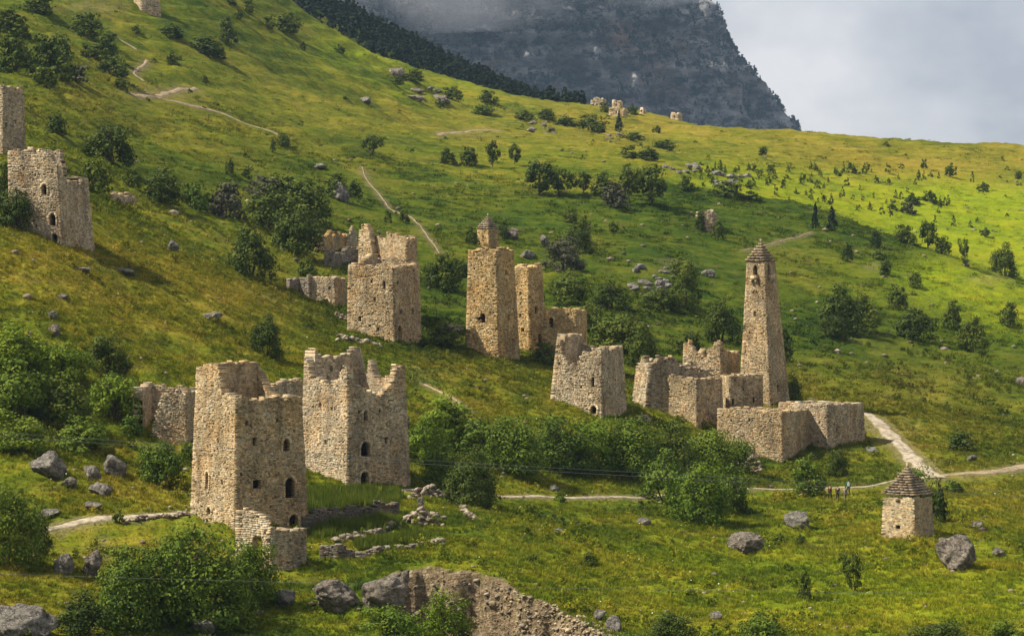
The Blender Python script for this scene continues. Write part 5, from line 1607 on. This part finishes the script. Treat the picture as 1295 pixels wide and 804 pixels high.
 ('bush', 1156, 430, 62, 42, 'broad rounded bush right of the right shrub group', 'leaf_dark'),
 ('bush', 1230, 446, 46, 50, 'tall round bush at the right with a shadow on the grass', 'leaf_dark'),
 ('mid', 1204, 420, 30, 40, 'dim bush touching the tall round right bush', 'leaf_dark'),
 ('mid', 1276, 414, 28, 34, 'loose leaved bush near the right edge', 'leaf_dark'),
 ('bush', 1270, 350, 42, 44, 'large bush on the shoulder line at the right edge', 'leaf_dark'),
 ('mid', 1145, 309, 30, 26, 'left dark tree on the shoulder line', 'leaf_dark'),
 ('tree', 1174, 314, 28, 36, 'open crowned tree on the shoulder line', 'leaf_dark'),
 ('mid', 1192, 322, 26, 22, 'round bush right of the open crowned tree', 'leaf_dark'),
 ('twig', 1220, 338, 18, 34, 'lonely stunted tree on white rocks at the shoulder', 'leaf_dark'),
 ('pine', 1031, 292, 16, 32, 'left slim conifer at the edge of the bright field', None),
 ('pine', 1052, 294, 22, 28, 'right stout conifer at the edge of the bright field', None),
 ('mid', 1107, 315, 20, 24, 'dark shrub on the shoulder below the conifers', 'leaf_dark'),
 ('mid', 1072, 332, 20, 26, 'dim shrub on the slope under the conifers', 'leaf_dark'),
 ('small', 1112, 328, 22, 14, 'low dark shrub beside the tan bare patch', 'leaf_dark'),
 ('small', 1120, 350, 18, 22, 'shrub at the lower end of the tan bare patch', 'leaf_dark'),
 ('mid', 1157, 366, 22, 20, 'round shrub at the head of the white stone streak', 'leaf_dark'),
 ('mid', 1216, 572, 44, 30, 'dark low bush on the grass right of the dusty road', 'leaf_dark'),
 ('bush', 1022, 629, 50, 50, 'rounded bush at the near side of the front settlement house', 'leaf'),
 ('bush', 1058, 604, 32, 44, 'dark upright bush below the roadside house', 'leaf_dark'),
 ('bush', 1160, 652, 62, 64, 'leafy bush behind the crypt roof', 'leaf'),
 ('mid', 1188, 662, 24, 58, 'dark bush along the shaded side of the crypt', 'leaf_dark'),
 ('small', 1206, 622, 30, 16, 'low weedy shrub at the junction of the tracks', 'leaf'),
 ('mid', 1018, 758, 22, 40, 'small sapling in the near meadow', 'leaf_dark'),
 ('twig', 1080, 748, 36, 48, 'wind bent shrub leaning left in the near meadow', 'leaf_dark'),
 ('small', 985, 690, 16, 18, 'little shrub under the rounded pale boulder', 'leaf_dark'),
 ('small', 1012, 688, 16, 14, 'weedy clump right of the little shrub', 'leaf_dark'),
 ('bush', 1190, 822, 100, 42, 'bush at the bottom right edge below the crypt', 'leaf_dark'),
 ('bush', 1275, 826, 70, 40, 'bush in the bottom right corner', 'leaf'),
 ('bush', 965, 822, 70, 52, 'rounded bush on the bottom edge right of centre', 'leaf'),
 ('bush', 850, 826, 90, 58, 'dark bush on the bottom edge below the meadow', 'leaf_dark'),
 ('bush', 795, 838, 60, 40, 'low bush on the bottom edge beside the scree', 'leaf'),
 ('bush', 562, 830, 90, 76, 'brightest bush under the eroded bank', 'leaf_bright'),
 ('bush', 494, 826, 100, 56, 'low spreading bush at the left under the eroded bank', 'leaf_bright'),
 ('mid', 745, 716, 24, 18, 'dark shrub in the meadow above the scree', 'leaf_dark'),
 # skyline band
 ('mid', 664, 154, 34, 14, 'left bush of the green band below the ridge', 'leaf_dark'),
 ('mid', 690, 152, 30, 14, 'bush above the pale outcrop below the ridge', 'leaf_dark'),
 ('mid', 716, 160, 36, 16, 'middle bush of the green band below the ridge', 'leaf_dark'),
 ('mid', 748, 166, 44, 24, 'broad bush below the skyline hamlet', 'leaf_dark'),
 ('pine', 783, 168, 16, 26, 'dark conifer in front of the skyline hamlet', None),
 ('small', 764, 142, 16, 14, 'bush between the two upper hamlet ruins', 'leaf_dark'),
 ('small', 801, 146, 16, 16, 'bush at the right of the long hamlet ruin', 'leaf_dark'),
 ('mid', 800, 178, 38, 12, 'low bush on the hay slope below the hamlet', 'leaf_dark'),
 ('mid', 838, 188, 40, 14, 'long low bush right of the hay slope bush', 'leaf_dark'),
 ('small', 793, 200, 30, 16, 'grey bush above the grove at the hay slope', 'leaf_dark'),
 ('mid', 820, 204, 38, 18, 'dark bush above the grove at the hay slope', 'leaf_dark'),
 ('small', 830, 168, 14, 10, 'round shrub on the hay slope right of the hamlet conifer', 'leaf_dark'),
 ('small', 965, 196, 16, 13, 'single bush on the hay slope under the mountain foot', 'leaf_dark'),
 ('small', 1168, 213, 12, 12, 'left dark bush on the right hay slope', 'leaf_dark'),
 ('small', 1201, 224, 18, 19, 'second dark bush on the right hay slope', 'leaf_dark'),
 ('small', 1243, 242, 18, 13, 'green bush on the right hay slope', 'leaf_dark'),
 ('small', 1288, 226, 12, 12, 'bush at the right edge of the hay slope', 'leaf_dark'),
 ('small', 1120, 185, 11, 6, 'tiny bush on the right skyline', 'leaf_dark'),
 ('small', 1155, 260, 26, 16, 'left bush of the cluster in the bright field', 'leaf_dark'),
 ('small', 1176, 258, 24, 17, 'right bush of the cluster in the bright field', 'leaf_dark'),
 ('small', 1148, 272, 24, 18, 'lower bush of the cluster in the bright field', 'leaf_grey'),
 ('small', 1128, 264, 14, 14, 'detached bush left of the cluster in the bright field', 'leaf_dark'),
 ('small', 1245, 300, 16, 12, 'single bush in the right half of the bright field', 'leaf_dark'),
 ('mid', 500, 108, 30, 12, 'bush beside the lit grey boulder on the ridge', 'leaf_dark'),
 ('mid', 522, 104, 36, 16, 'dark bush on the ridge shoulder right of the lit boulder', 'leaf_dark'),
 ('mid', 572, 126, 34, 18, 'dark bush right of the rocky knob', 'leaf_dark'),
 ('small', 557, 138, 14, 14, 'small tree like bush below the rocky knob', 'leaf_dark'),
 ('mid', 617, 132, 26, 18, 'bush with grey rocks on the hay ridge', 'leaf_dark'),
 ('mid', 610, 146, 38, 14, 'green shrub patch below the hay ridge', 'leaf'),
]
for r_ in PL:
    kind, px, py, w, h, lab, m = r_[:7]
    if kind == 'bush' and w >= 84 and py > 590: kind = 'big'
    if len(r_) > 7:
        plant('pine' if r_[7] == 'pine' else kind, px, py, w, h, lab, m)
    else:
        plant(kind, px, py, w, h, lab, m)

# many small ones nobody could name apart
rg2 = random.Random(5)
for i in range(165):
    px = rg2.triangular(868, 1290, 900); py = 214 + rg2.random() ** 1.3 * 62 + max(0, px - 1100) * 0.12
    if HZ and hit(px, py).y < 640: continue
    s = rg2.uniform(5.5, 12)
    plant('tinypine' if rg2.random() < 0.6 else 'tiny', px, py, s, s * rg2.uniform(0.9, 1.5), *((lambda q: ('small dark sapling in the dense left stand of the bright green field', 'leaf_dark', 'saplings in the dense stand') if q < 960 else ('small dark sapling thinly scattered over the middle of the bright field', 'leaf_dark', 'saplings across the middle of the field') if q < 1100 else ('lone little sapling in the right half of the bright field', 'leaf_dark', 'saplings in the right half of the field'))(px)), name='sapling', cat='sapling')
for i in range(46):
    px = rg2.uniform(0, 640); py = rg2.uniform(20, 235)
    p = hit(px, py)
    if p.y > 900: continue
    s = rg2.uniform(4, 9)
    plant('tiny', px, py, s * 1.3, s, *((lambda a, q: ('tiny dark shrub dotted on the hillside above the zigzag track', 'leaf_dark', 'tiny shrubs above the track') if q < 120 else ('tiny dark shrub dotted on the slope between hedge and zigzag track', 'leaf_dark', 'tiny shrubs below the track') if a < 400 else ('tiny dark shrub dotted on the terraced slope near the pale scar', 'leaf_dark', 'tiny shrubs near the scar'))(px, py)))
for i in range(26):
    px = rg2.uniform(640, 1290); py = rg2.uniform(150, 215) if px < 960 else rg2.uniform(188, 250)
    s = rg2.uniform(4, 8)
    plant('tiny', px, py, s * 1.3, s, *((lambda a: ('tiny dark shrub dotted on the hay slope below the hamlet', 'leaf_dark', 'tiny shrubs below the hamlet') if a < 960 else ('tiny dark shrub dotted on the right hay slope under the sky', 'leaf_dark', 'tiny shrubs on the right hay slope'))(px)))
for i in range(34):
    px = rg2.uniform(520, 1290); py = rg2.uniform(270, 480)
    p = hit(px, py)
    if p.y > 600: continue
    s = rg2.uniform(4, 9)
    plant('tiny', px, py, s * 1.4, s, *((lambda a: ('tiny dark shrub dotted on the slope left of the battle tower', 'leaf_dark', 'tiny shrubs left of the battle tower') if a < 950 else ('tiny dark shrub dotted on the slope right of the battle tower', 'leaf_dark', 'tiny shrubs right of the battle tower'))(px)))

# conifers along the second ridge
for i in range(90):
    t = (i + rg2.random()) / 90
    px = 400 + 330 * t
    D = 1175 + rg2.uniform(-45, 30)
    x = (px - 647.5) / F * D
    z = gz(x, D)
    s = rg2.uniform(13, 27) * (1 - 0.35 * t)
    plant('pine' if False else 'tinypine', px, 0, s * 0.95, s, *((lambda q: ('tall dark conifer at the upper end of the ridge row below the mountain', None, 'conifers of the upper ridge row') if q < 500 else ('dark conifer in the middle of the ridge row below the mountain', None, 'conifers of the middle ridge row') if q < 610 else ('small dark conifer at the lower end of the ridge row toward the hamlet', None, 'conifers of the lower ridge row'))(px)), name='conifer', at=Vector((x, D, z)))

# ------------------------------------------------------------------ forest on the mountain: one mass of conifers
def instanced(name, pts, scale, rot, protos, extra=None, rough=None, kind='stuff', tilt=False):
    me = bpy.data.meshes.new(name)
    me.vertices.add(len(pts)); me.vertices.foreach_set('co', np.asarray(pts, np.float32).ravel())
    set_attr(me, 'sc', scale); set_attr(me, 'rot', rot)
    set_attr(me, 'pick', np.random.default_rng(3).integers(0, len(protos), len(pts)).astype(np.float32))
    if extra is not None:
        set_attr(me, 'zone', extra, 'FLOAT_COLOR')
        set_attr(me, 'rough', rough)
    me.update()
    o = link(name, me, None, None, kind)
    ng = bpy.data.node_groups.new(name + '_scatter', 'GeometryNodeTree')
    ng.interface.new_socket('Geometry', in_out='INPUT', socket_type='NodeSocketGeometry')
    ng.interface.new_socket('Geometry', in_out='OUTPUT', socket_type='NodeSocketGeometry')
    gi, go = ng.nodes.new('NodeGroupInput'), ng.nodes.new('NodeGroupOutput')
    join = ng.nodes.new('GeometryNodeJoinGeometry')
    def na(nm):
        a = ng.nodes.new('GeometryNodeInputNamedAttribute'); a.data_type = 'FLOAT'; a.inputs['Name'].default_value = nm
        return a.outputs['Attribute']
    s_, r_, p_ = na('sc'), na('rot'), na('pick')
    cx = ng.nodes.new('ShaderNodeCombineXYZ'); ng.links.new(r_, cx.inputs[2])
    e2r = ng.nodes.new('FunctionNodeEulerToRotation'); ng.links.new(cx.outputs[0], e2r.inputs[0])
    for i, po in enumerate(protos):
        cmp_ = ng.nodes.new('FunctionNodeCompare'); cmp_.data_type = 'FLOAT'; cmp_.operation = 'EQUAL'
        ng.links.new(p_, cmp_.inputs[0]); cmp_.inputs[1].default_value = float(i); cmp_.inputs['Epsilon'].default_value = 0.3
        oi = ng.nodes.new('GeometryNodeObjectInfo'); oi.inputs['Object'].default_value = po
        iop = ng.nodes.new('GeometryNodeInstanceOnPoints')
        ng.links.new(gi.outputs[0], iop.inputs['Points']); ng.links.new(cmp_.outputs[0], iop.inputs['Selection'])
        ng.links.new(oi.outputs['Geometry'], iop.inputs['Instance'])
        ng.links.new(e2r.outputs[0], iop.inputs['Rotation']); ng.links.new(s_, iop.inputs['Scale'])
        ng.links.new(iop.outputs[0], join.inputs[0])
    ng.links.new(join.outputs[0], go.inputs[0])
    md = o.modifiers.new('scatter', 'NODES'); md.node_group = ng
    return o

def proto_obj(name, me, m):
    if len(me.materials) == 0: me.materials.append(m)
    return bpy.data.objects.new(name, me)       # used only as the source of the scatter

def mountain_forest():
    P = MT
    r = np.random.default_rng(11)
    nT, nZ = P.shape[:2]
    N = 36000
    i = r.integers(0, int(nT * 0.86), N); j = r.integers(0, nZ - 1, N)
    p = P[i, j] + (P[i + 1, j + 1] - P[i, j]) * r.random((N, 1))
    px = 647.5 + F * p[:, 0] / p[:, 1]; py = HZ - F * p[:, 2] / p[:, 1]
    dens = fbm(p[:, 0] * 0.016, p[:, 2] * 0.035, 91, 3) + 0.25 * np.clip((80 - p[:, 2]) / 200, -0.5, 1)
    keep = (p[:, 2] < 700) & (r.random(N) < np.clip(0.45 + 1.5 * dens, 0.05, 1)) & (px > 330) & (py > -40)
    p = p[keep]
    edge = np.nonzero(keep)[0]
    sc = r.uniform(5, 11, len(p))
    protos = [proto_obj('far_conifer', leaf_mesh('far_conifer', 300 + k, 12, 6, 0.12, 'pine'), M['leaf_pine']) for k in range(3)]
    instanced('mountain_forest', p - np.array([0, 0, 1.0]), sc, r.uniform(0, 6.28, len(p)), protos)
mountain_forest()

def far_wood():
    """the wooded strip on the far side of the lit ridge"""
    r = np.random.default_rng(13)
    N = 3000
    px = r.uniform(340, 740, N); D = r.uniform(985, 1215, N)
    x = (px - 647.5) / F * D
    k = r.random(N) < np.clip((D - 985) / 200, 0.04, 1) ** 1.5
    x, D = x[k], D[k]
    protos = [proto_obj('far_conifer', leaf_mesh('far_conifer', 310 + q, 14, 7, 0.14, 'pine'), M['leaf_pine']) for q in range(3)]
    instanced('far_wood', np.stack([x, D, ground_z(x, D) - 0.3], 1), r.uniform(2.0, 6.5, len(x)), r.uniform(0, 6.28, len(x)), protos)
far_wood()

# ------------------------------------------------------------------ grass
def tuft_mesh(name, seed, n, h, spread, wid, lean=0.5):
    r = np.random.default_rng(seed)
    V, T = [], []
    for i in range(n):
        a = r.uniform(0, 6.28); b_ = r.uniform(0, 6.28); rad = spread * r.uniform(0, 1) ** 0.6
        c = np.array([math.cos(a) * rad, math.sin(a) * rad, -0.05])
        hh = h * r.uniform(0.55, 1.1); w = wid * r.uniform(0.7, 1.3)
        d = np.array([math.cos(b_), math.sin(b_), 0]) * w
        tip = c + np.array([math.cos(a) * lean * hh * r.uniform(0.2, 1), math.sin(a) * lean * hh * r.uniform(0.2, 1), hh])
        k = len(V)
        V += [c - d, c + d, tip]; T.append((k, k + 1, k + 2))
    return tri_mesh(name, np.array(V), np.array(T))

def grass():
    r = np.random.default_rng(21)
    foot = np.array(FOOT)
    def clean(x, y, grassy=True):
        ok = path_dist(x, y) > 0.35 + 0.5 * r.random(len(x))
        _, bk = bank_depth(647.5 + F * x / y, y, x)
        ok &= bk < 0.15 + 0.25 * r.random(len(x)) ** 3
        for fx, fy, fr in foot:
            if fr > 1.6:
                ok &= (x - fx) ** 2 + (y - fy) ** 2 > (fr * 0.8) ** 2
        return ok
    def layer(name, N, d0, d1, s0, s1, protos, dens=None, margin=0.29):
        D = np.sqrt(r.uniform(d0 ** 2, d1 ** 2, N)); s = r.uniform(-margin, margin, N)
        x = s * D
        if dens is not None:
            k = dens(x, D) > r.random(N); x, D = x[k], D[k]
        k = clean(x, D); x, D = x[k], D[k]
        z = ground_z(x, D)
        px = 647.5 + F * x / D; py = HZ - F * z / D
        lush_lit, hay = zone_at(px, py, D, x)
        low = np.ones(len(x))
        for back in ((1.5, 3.5, 6) if d0 < 300 else (3, 7, 12)):
            low = np.minimum(low, 0.3 + 0.7 * sstep(0.2, 1.2, path_dist(x * (1 + back / D), D + back)))
        instanced(name, np.stack([x, D, z], 1), low * r.uniform(s0, s1, len(x)), r.uniform(0, 6.28, len(x)), protos, np.stack([lush_lit, hay, 0 * lush_lit], 1), rough=rough_shade_at(px, py, D, x))
    tufts = [proto_obj('grass_tuft', tuft_mesh('grass_tuft', 400 + k, 16, 0.40, 0.30, 0.04, 0.8), M['grass']) for k in range(3)]
    clumps = [proto_obj('grass_clump', tuft_mesh('grass_clump', 410 + k, 22, 0.5, 0.9, 0.10, 1.1), M['grass']) for k in range(3)]
    weeds = [proto_obj('weed_clump', leaf_mesh('weed_clump', 420 + k, 12, 8, 0.10, 'bush'), M['grass']) for k in range(3)]
    layer('grass', 240000, 200, 400, 0.45, 1.25, tufts, lambda x, y: np.clip(0.75 + 1.2 * fbm(x * 0.12, y * 0.1, 51, 2), 0.1, 1))
    layer('far_grass', 115000, 390, 960, 0.5, 1.2, clumps, lambda x, y: np.clip(0.4 + 1.6 * fbm(x * 0.06, y * 0.05, 52, 2), 0.02, 1) * (1 - 0.85 * sstep(625, 650, y)))
    layer('weeds', 24000, 200, 460, 0.5, 1.3, weeds, lambda x, y: np.clip(2.4 * fbm(x * 0.10, y * 0.08, 53, 3) + 0.02, 0.0, 1))
grass()

def patch(name, label, quad, n, s0, s1, m, seed, kindm='weed'):
    """tall weeds standing in a patch given by photo points"""
    r = np.random.default_rng(seed)
    W = [hit(*q) for q in quad]
    pts = []
    for _ in range(n):
        a, b_ = r.random(), r.random()
        p = W[0].lerp(W[1], a).lerp(W[3].lerp(W[2], a), b_)
        pts.append((p.x, p.y, gz(p.x, p.y) - 0.03))
    protos = [proto_obj('nettle', tuft_mesh('nettle', seed * 9 + k, 26, 1.0, 0.35, 0.06, 0.3), m) for k in range(3)]
    o = instanced(name, pts, r.uniform(s0, s1, n), r.uniform(0, 6.28, n), protos)
    o['label'] = label
NT = leafy('nettle_leaf', [(0.2, (0.030, 0.055, 0.006)), (0.4, (0.070, 0.105, 0.010)), (0.7, (0.120, 0.140, 0.014))], 0.3, flat=True)
patch('nettles', 'tall nettles between the front tower and the terrace wall', [(392, 648), (500, 640), (505, 625), (392, 624)], 420, 0.8, 1.5, NT, 31)
patch('nettles', 'tall weeds below the terrace wall', [(400, 684), (500, 668), (512, 658), (400, 672)], 380, 0.6, 1.2, NT, 32)
patch('nettles', 'tall weeds behind the coping wall', [(450, 698), (540, 684), (545, 672), (450, 688)], 260, 0.5, 1.0, NT, 33)

def flowers():
    r = np.random.default_rng(41)
    N = 3000
    D = np.sqrt(r.uniform(205 ** 2, 420 ** 2, N)); x = r.uniform(-0.19, 0.19, N) * D
    k = fbm(x * 0.09, D * 0.07, 55, 2) + 0.05 > r.uniform(0, 0.9, N)
    x, D = x[k], D[k]; z = ground_z(x, D) + 0.38
    n = len(x)
    s = r.uniform(0.035, 0.085, n)
    a = r.uniform(0, 6.28, n)
    V = []
    for q in range(4):
        ang = a + q * math.pi / 2
        V.append(np.stack([x + np.cos(ang) * s, D + np.sin(ang) * s, z + r.uniform(-0.05, 0.05, n)], 1))
    me = quad_mesh('wildflowers', np.stack(V, 1).reshape(-1, 3), np.arange(n * 4).reshape(-1, 4))
    link('wildflowers', me, M['flower'], None, 'stuff')
flowers()

# ------------------------------------------------------------------ cables
def cable(label, pts, D, rad):
    """hangs across the valley in front of the village; pts are photo points at distance D"""
    cu = bpy.data.curves.new('power_cable', 'CURVE'); cu.dimensions = '3D'; cu.bevel_depth = rad; cu.bevel_resolution = 1
    sp = cu.splines.new('POLY')
    px = np.linspace(pts[0][0], pts[-1][0], 60)
    c = np.polyfit([p[0] for p in pts], [p[1] for p in pts], 2)
    py = np.polyval(c, px)
    sp.points.add(59)
    for i in range(60):
        d = D[0] + (D[1] - D[0]) * i / 59
        sp.points[i].co = ((px[i] - 647.5) / F * d, d, (HZ - py[i]) / F * d, 1)
    tmp = bpy.data.objects.new('tmp', cu)
    me = bpy.data.meshes.new_from_object(tmp); bpy.data.objects.remove(tmp); bpy.data.curves.remove(cu)
    me.name = 'power_cable'; me.materials.clear()
    o = link('power_cable', me, M['cable'])
    tag(o, label, 'cable', 'cables over the valley')
cable('upper of the two cables crossing below the towers', [(-120, 539), (0, 545), (150, 557.5), (600, 585), (810, 598), (975, 606), (1420, 626)], (205, 226), 0.012)
cable('lower of the two cables crossing below the towers', [(-120, 544), (0, 551), (150, 562), (600, 590), (810, 603.5), (975, 610.5), (1420, 634)], (204, 225), 0.014)
cable('thin cable low across the near meadow', [(-120, 722), (330, 733), (688, 743), (975, 749), (1295, 750), (1420, 750)], (200, 205), 0.010)

# ------------------------------------------------------------------ people
def skin_mesh(name, verts, edges, radii, root=0, levels=1):
    me = bpy.data.meshes.new(name)
    me.from_pydata([tuple(v) for v in verts], edges, [])
    ob = bpy.data.objects.new(name, me); C.objects.link(ob)
    ob.modifiers.new('skin', 'SKIN').use_smooth_shade = True
    for i, s in enumerate(radii):
        sv = me.skin_vertices[0].data[i]
        sv.radius = (s, s) if isinstance(s, float) else s
        sv.use_root = (i == root)
    sub = ob.modifiers.new('sub', 'SUBSURF'); sub.levels = levels; sub.render_levels = levels
    dg = bpy.context.evaluated_depsgraph_get()
    out = bpy.data.meshes.new_from_object(ob.evaluated_get(dg))
    bpy.data.objects.remove(ob); bpy.data.meshes.remove(me)
    out.name = name
    return out

def person(label, px, py, top, legs, heading, stride, arm, pack=None, hat=None, shorts=False, h=1.74):
    p = hit(px, py)
    rt = thing('person', label, 'person', p, 'walkers on the path', heading)
    s = h / 1.74
    st, ab = stride, arm
    # joints, facing -y
    J = dict(pel=(0, 0, 0.93), wai=(0, 0.01, 1.08), che=(0, 0.0, 1.30), nek=(0, 0.01, 1.47), hd0=(0, -0.01, 1.56), hd1=(0, -0.015, 1.70))
    for sd, q in ((-1, 1), (1, -1)):
        n = 'l' if sd < 0 else 'r'
        J['hip' + n] = (0.09 * sd, 0, 0.90)
        J['kne' + n] = (0.10 * sd, -st * 0.22 * q - 0.03, 0.49)
        J['ank' + n] = (0.10 * sd, (-st * 0.30 if q > 0 else st * 0.34), 0.09 if q > 0 else 0.13)
        J['toe' + n] = (0.115 * sd, J['ank' + n][1] - 0.16, 0.035)
        J['sho' + n] = (0.185 * sd, 0.0, 1.40)
        J['elb' + n] = (0.25 * sd, 0.04 + ab * 0.12 * q, 1.13)
        J['wri' + n] = (0.25 * sd, -0.09 + ab * 0.20 * q, 0.90)
        J['pal' + n] = (0.245 * sd, -0.115 + ab * 0.22 * q, 0.83)
        for f in range(4):
            J['f%d' % f + n] = (0.245 * sd + 0.004 * f, -0.145 + f * 0.022 + ab * 0.22 * q, 0.755 + 0.008 * abs(f - 1.4))
        J['th' + n] = (0.225 * sd, -0.16 + ab * 0.22 * q, 0.815)
    ks = list(J); V = [Vector(J[k]) * s for k in ks]; ix = {k: i for i, k in enumerate(ks)}
    Ed = [('pel', 'wai'), ('wai', 'che'), ('che', 'nek'), ('nek', 'hd0'), ('hd0', 'hd1')]
    for n in 'lr':
        Ed += [('pel', 'hip' + n), ('hip' + n, 'kne' + n), ('kne' + n, 'ank' + n), ('ank' + n, 'toe' + n), ('che', 'sho' + n), ('sho' + n, 'elb' + n), ('elb' + n, 'wri' + n), ('wri' + n, 'pal' + n), ('pal' + n, 'th' + n)] + [('pal' + n, 'f%d' % f + n) for f in range(4)]
    rad = dict(pel=(0.15, 0.11), wai=(0.135, 0.10), che=(0.155, 0.11), nek=0.055, hd0=(0.075, 0.09), hd1=(0.07, 0.085))
    rr = dict(hip=0.085, kne=0.056, ank=0.04, toe=0.035, sho=0.056, elb=0.042, wri=0.028, pal=0.034, th=0.010)
    RD = [rad.get(k, rr.get(k[:-1], 0.009)) for k in ks]
    RD = [tuple(q * s for q in x) if isinstance(x, tuple) else x * s for x in RD]
    body = skin_mesh('body', V, [(ix[a], ix[b_]) for a, b_ in Ed], RD)
    body.materials.append(M['skin'])
    bo = link('body', body, M['skin'], rt)
    def cloth(name, keys, edges, scale, m, over={}):
        vv = [Vector(over.get(k, J[k])) * s for k in keys]; jx = {k: i for i, k in enumerate(keys)}
        rads = []
        for k in keys:
            x = rad.get(k, rr.get(k[:-1], 0.02))
            rads.append(tuple(q * scale * s for q in x) if isinstance(x, tuple) else x * scale * s)
        me = skin_mesh(name, vv, [(jx[a], jx[b_]) for a, b_ in edges], rads)
        me.materials.append(M[m])
        return link(name, me, M[m], rt)
    cloth('jacket', ['pel', 'wai', 'che', 'shol', 'elbl', 'wril', 'shor', 'elbr', 'wrir'], [('pel', 'wai'), ('wai', 'che'), ('che', 'shol'), ('shol', 'elbl'), ('elbl', 'wril'), ('che', 'shor'), ('shor', 'elbr'), ('elbr', 'wrir')], 1.22, top)
    if shorts:
        ov = {k: tuple(Vector(J[k]) * 0.9 + Vector(J['hip' + k[-1]]) * 0.1) for k in ('knel', 'kner')}
        cloth('shorts', ['pel', 'hipl', 'knel', 'hipr', 'kner'], [('pel', 'hipl'), ('hipl', 'knel'), ('pel', 'hipr'), ('hipr', 'kner')], 1.2, legs, ov)
    else:
        cloth('trousers', ['pel', 'hipl', 'knel', 'ankl', 'hipr', 'kner', 'ankr'], [('pel', 'hipl'), ('hipl', 'knel'), ('knel', 'ankl'), ('pel', 'hipr'), ('hipr', 'kner'), ('kner', 'ankr')], 1.2, legs)
    V0, T0 = ICO[2]
    hv = V0 * np.array([0.088, 0.102, 0.10]) * s; hv[:, 2] = np.maximum(hv[:, 2], -0.03 - 0.06 * (hv[:, 1] > 0.0))
    me = tri_mesh('hair', hv + np.array([0, 0.012, 1.655]) * s, T0, True)
    link('hat' if hat else 'hair', me, M[hat or 'hair'], rt)
    for sd in (-1, 1):
        n = 'l' if sd < 0 else 'r'
        a = np.array(J['ank' + n]); v = V0 * np.array([0.05, 0.13, 0.055]); v[:, 2] = np.maximum(v[:, 2], -0.04)
        link('shoe', tri_mesh('shoe', (v + a + np.array([0, -0.05, -0.04])) * s, T0, True), M['cloth_black'], rt)
    # face: eyes, nose, mouth and ears as small parts of the head
    fv, ft = [], []
    for (x, y, z, a, b_, c) in [(-0.032, -0.098, 1.645, .011, .008, .008), (0.032, -0.098, 1.645, .011, .008, .008), (0, -0.105, 1.61, .014, .02, .024), (0, -0.095, 1.575, .024, .008, .006), (-0.083, 0.0, 1.63, .012, .02, .03), (0.083, 0.0, 1.63, .012, .02, .03)]:
        w, t = ICO[1]
        ft.append(t + len(w) * len(fv)); fv.append((w * np.array([a, b_, c]) + np.array([x, y, z])) * s)
    link('face', tri_mesh('face', np.concatenate(fv), np.concatenate(ft), True), M['skin'], rt)
    if pack:
        bm = bmesh.new(); bmesh.ops.create_cube(bm, size=1)
        for v in bm.verts:
            v.co = Vector((v.co.x * 0.30 * (0.85 if v.co.z > 0 else 1), v.co.y * 0.18 + 0.24, v.co.z * 0.46 + 1.23)) * s
        bmesh.ops.bevel(bm, geom=bm.edges[:], offset=0.05, segments=2, affect='EDGES')
        link('backpack', from_bm('backpack', bm), M[pack], rt)
    return rt
person('leftmost walker in a dark red jacket on the path', 1049.6, 631, 'cloth_red', 'cloth_black', R(150), 0.6, 0.7)
person('walker in black between the dark red jacket and the teal jacket', 1059.5, 632.5, 'cloth_black', 'cloth_navy', R(170), 0.7, 0.9, hat='cloth_black')
person('walker in a light grey top just in front of the teal jacket', 1069, 634, 'cloth_grey', 'cloth_khaki', R(190), 0.8, 0.9, pack='cloth_khaki', h=1.72)
person('rightmost walker in a teal jacket with a white bag', 1073, 625.5, 'cloth_teal', 'cloth_black', R(175), 0.5, 0.6, pack='cloth_white')

HAZE_D = 0.000042
# ------------------------------------------------------------------ air
def haze():
    bm = bmesh.new(); bmesh.ops.create_cube(bm, size=1)
    x0, x1, y0, y1, z0, z1 = -1900, 1900, -30, 5600, -130, 610
    for v in bm.verts:
        v.co = Vector((x0 if v.co.x < 0 else x1, y0 if v.co.y < 0 else y1, z0 if v.co.z < 0 else z1))
    m = bpy.data.materials.new('haze_air'); m.use_nodes = True
    nt = m.node_tree; nt.nodes.clear()
    out = nt.nodes.new('ShaderNodeOutputMaterial'); v = nt.nodes.new('ShaderNodeVolumePrincipled')
    v.inputs['Color'].default_value = (0.46, 0.69, 1.0, 1); v.inputs['Density'].default_value = HAZE_D; v.inputs['Anisotropy'].default_value = 0.0
    nt.links.new(v.outputs[0], out.inputs['Volume'])
    link('haze', from_bm('haze', bm), m, None, 'stuff')
haze()

def mist():
    """cloud wisps hanging over the top of the mountain"""
    m = bpy.data.materials.new('mist_air'); m.use_nodes = True
    nt = m.node_tree; nt.nodes.clear(); b = NB(nt)
    out = nt.nodes.new('ShaderNodeOutputMaterial'); v = nt.nodes.new('ShaderNodeVolumePrincipled')
    v.inputs['Color'].default_value = (0.93, 0.95, 1.0, 1)
    sx = b.n('ShaderNodeSeparateXYZ'); b.link(b.pos, sx.inputs[0])
    lo = b.mapr(sx.outputs[2], 205, 380)
    nz = b.mapr(b.noise(0.0062, 4, 0.6, sc3=(1, 1, 0.8)), 0.44, 0.70)
    d = b.math('MULTIPLY', b.math('MULTIPLY', lo, nz), 0.030)
    nt.links.new(d, v.inputs['Density']); nt.links.new(v.outputs[0], out.inputs['Volume'])
    V0, T0 = ICO[4]
    V = V0 * np.array([560, 230, 190]) + np.array([-120, 2950, 425])
    link('mist', tri_mesh('mist', V, T0, True), m, None, 'stuff')
mist()
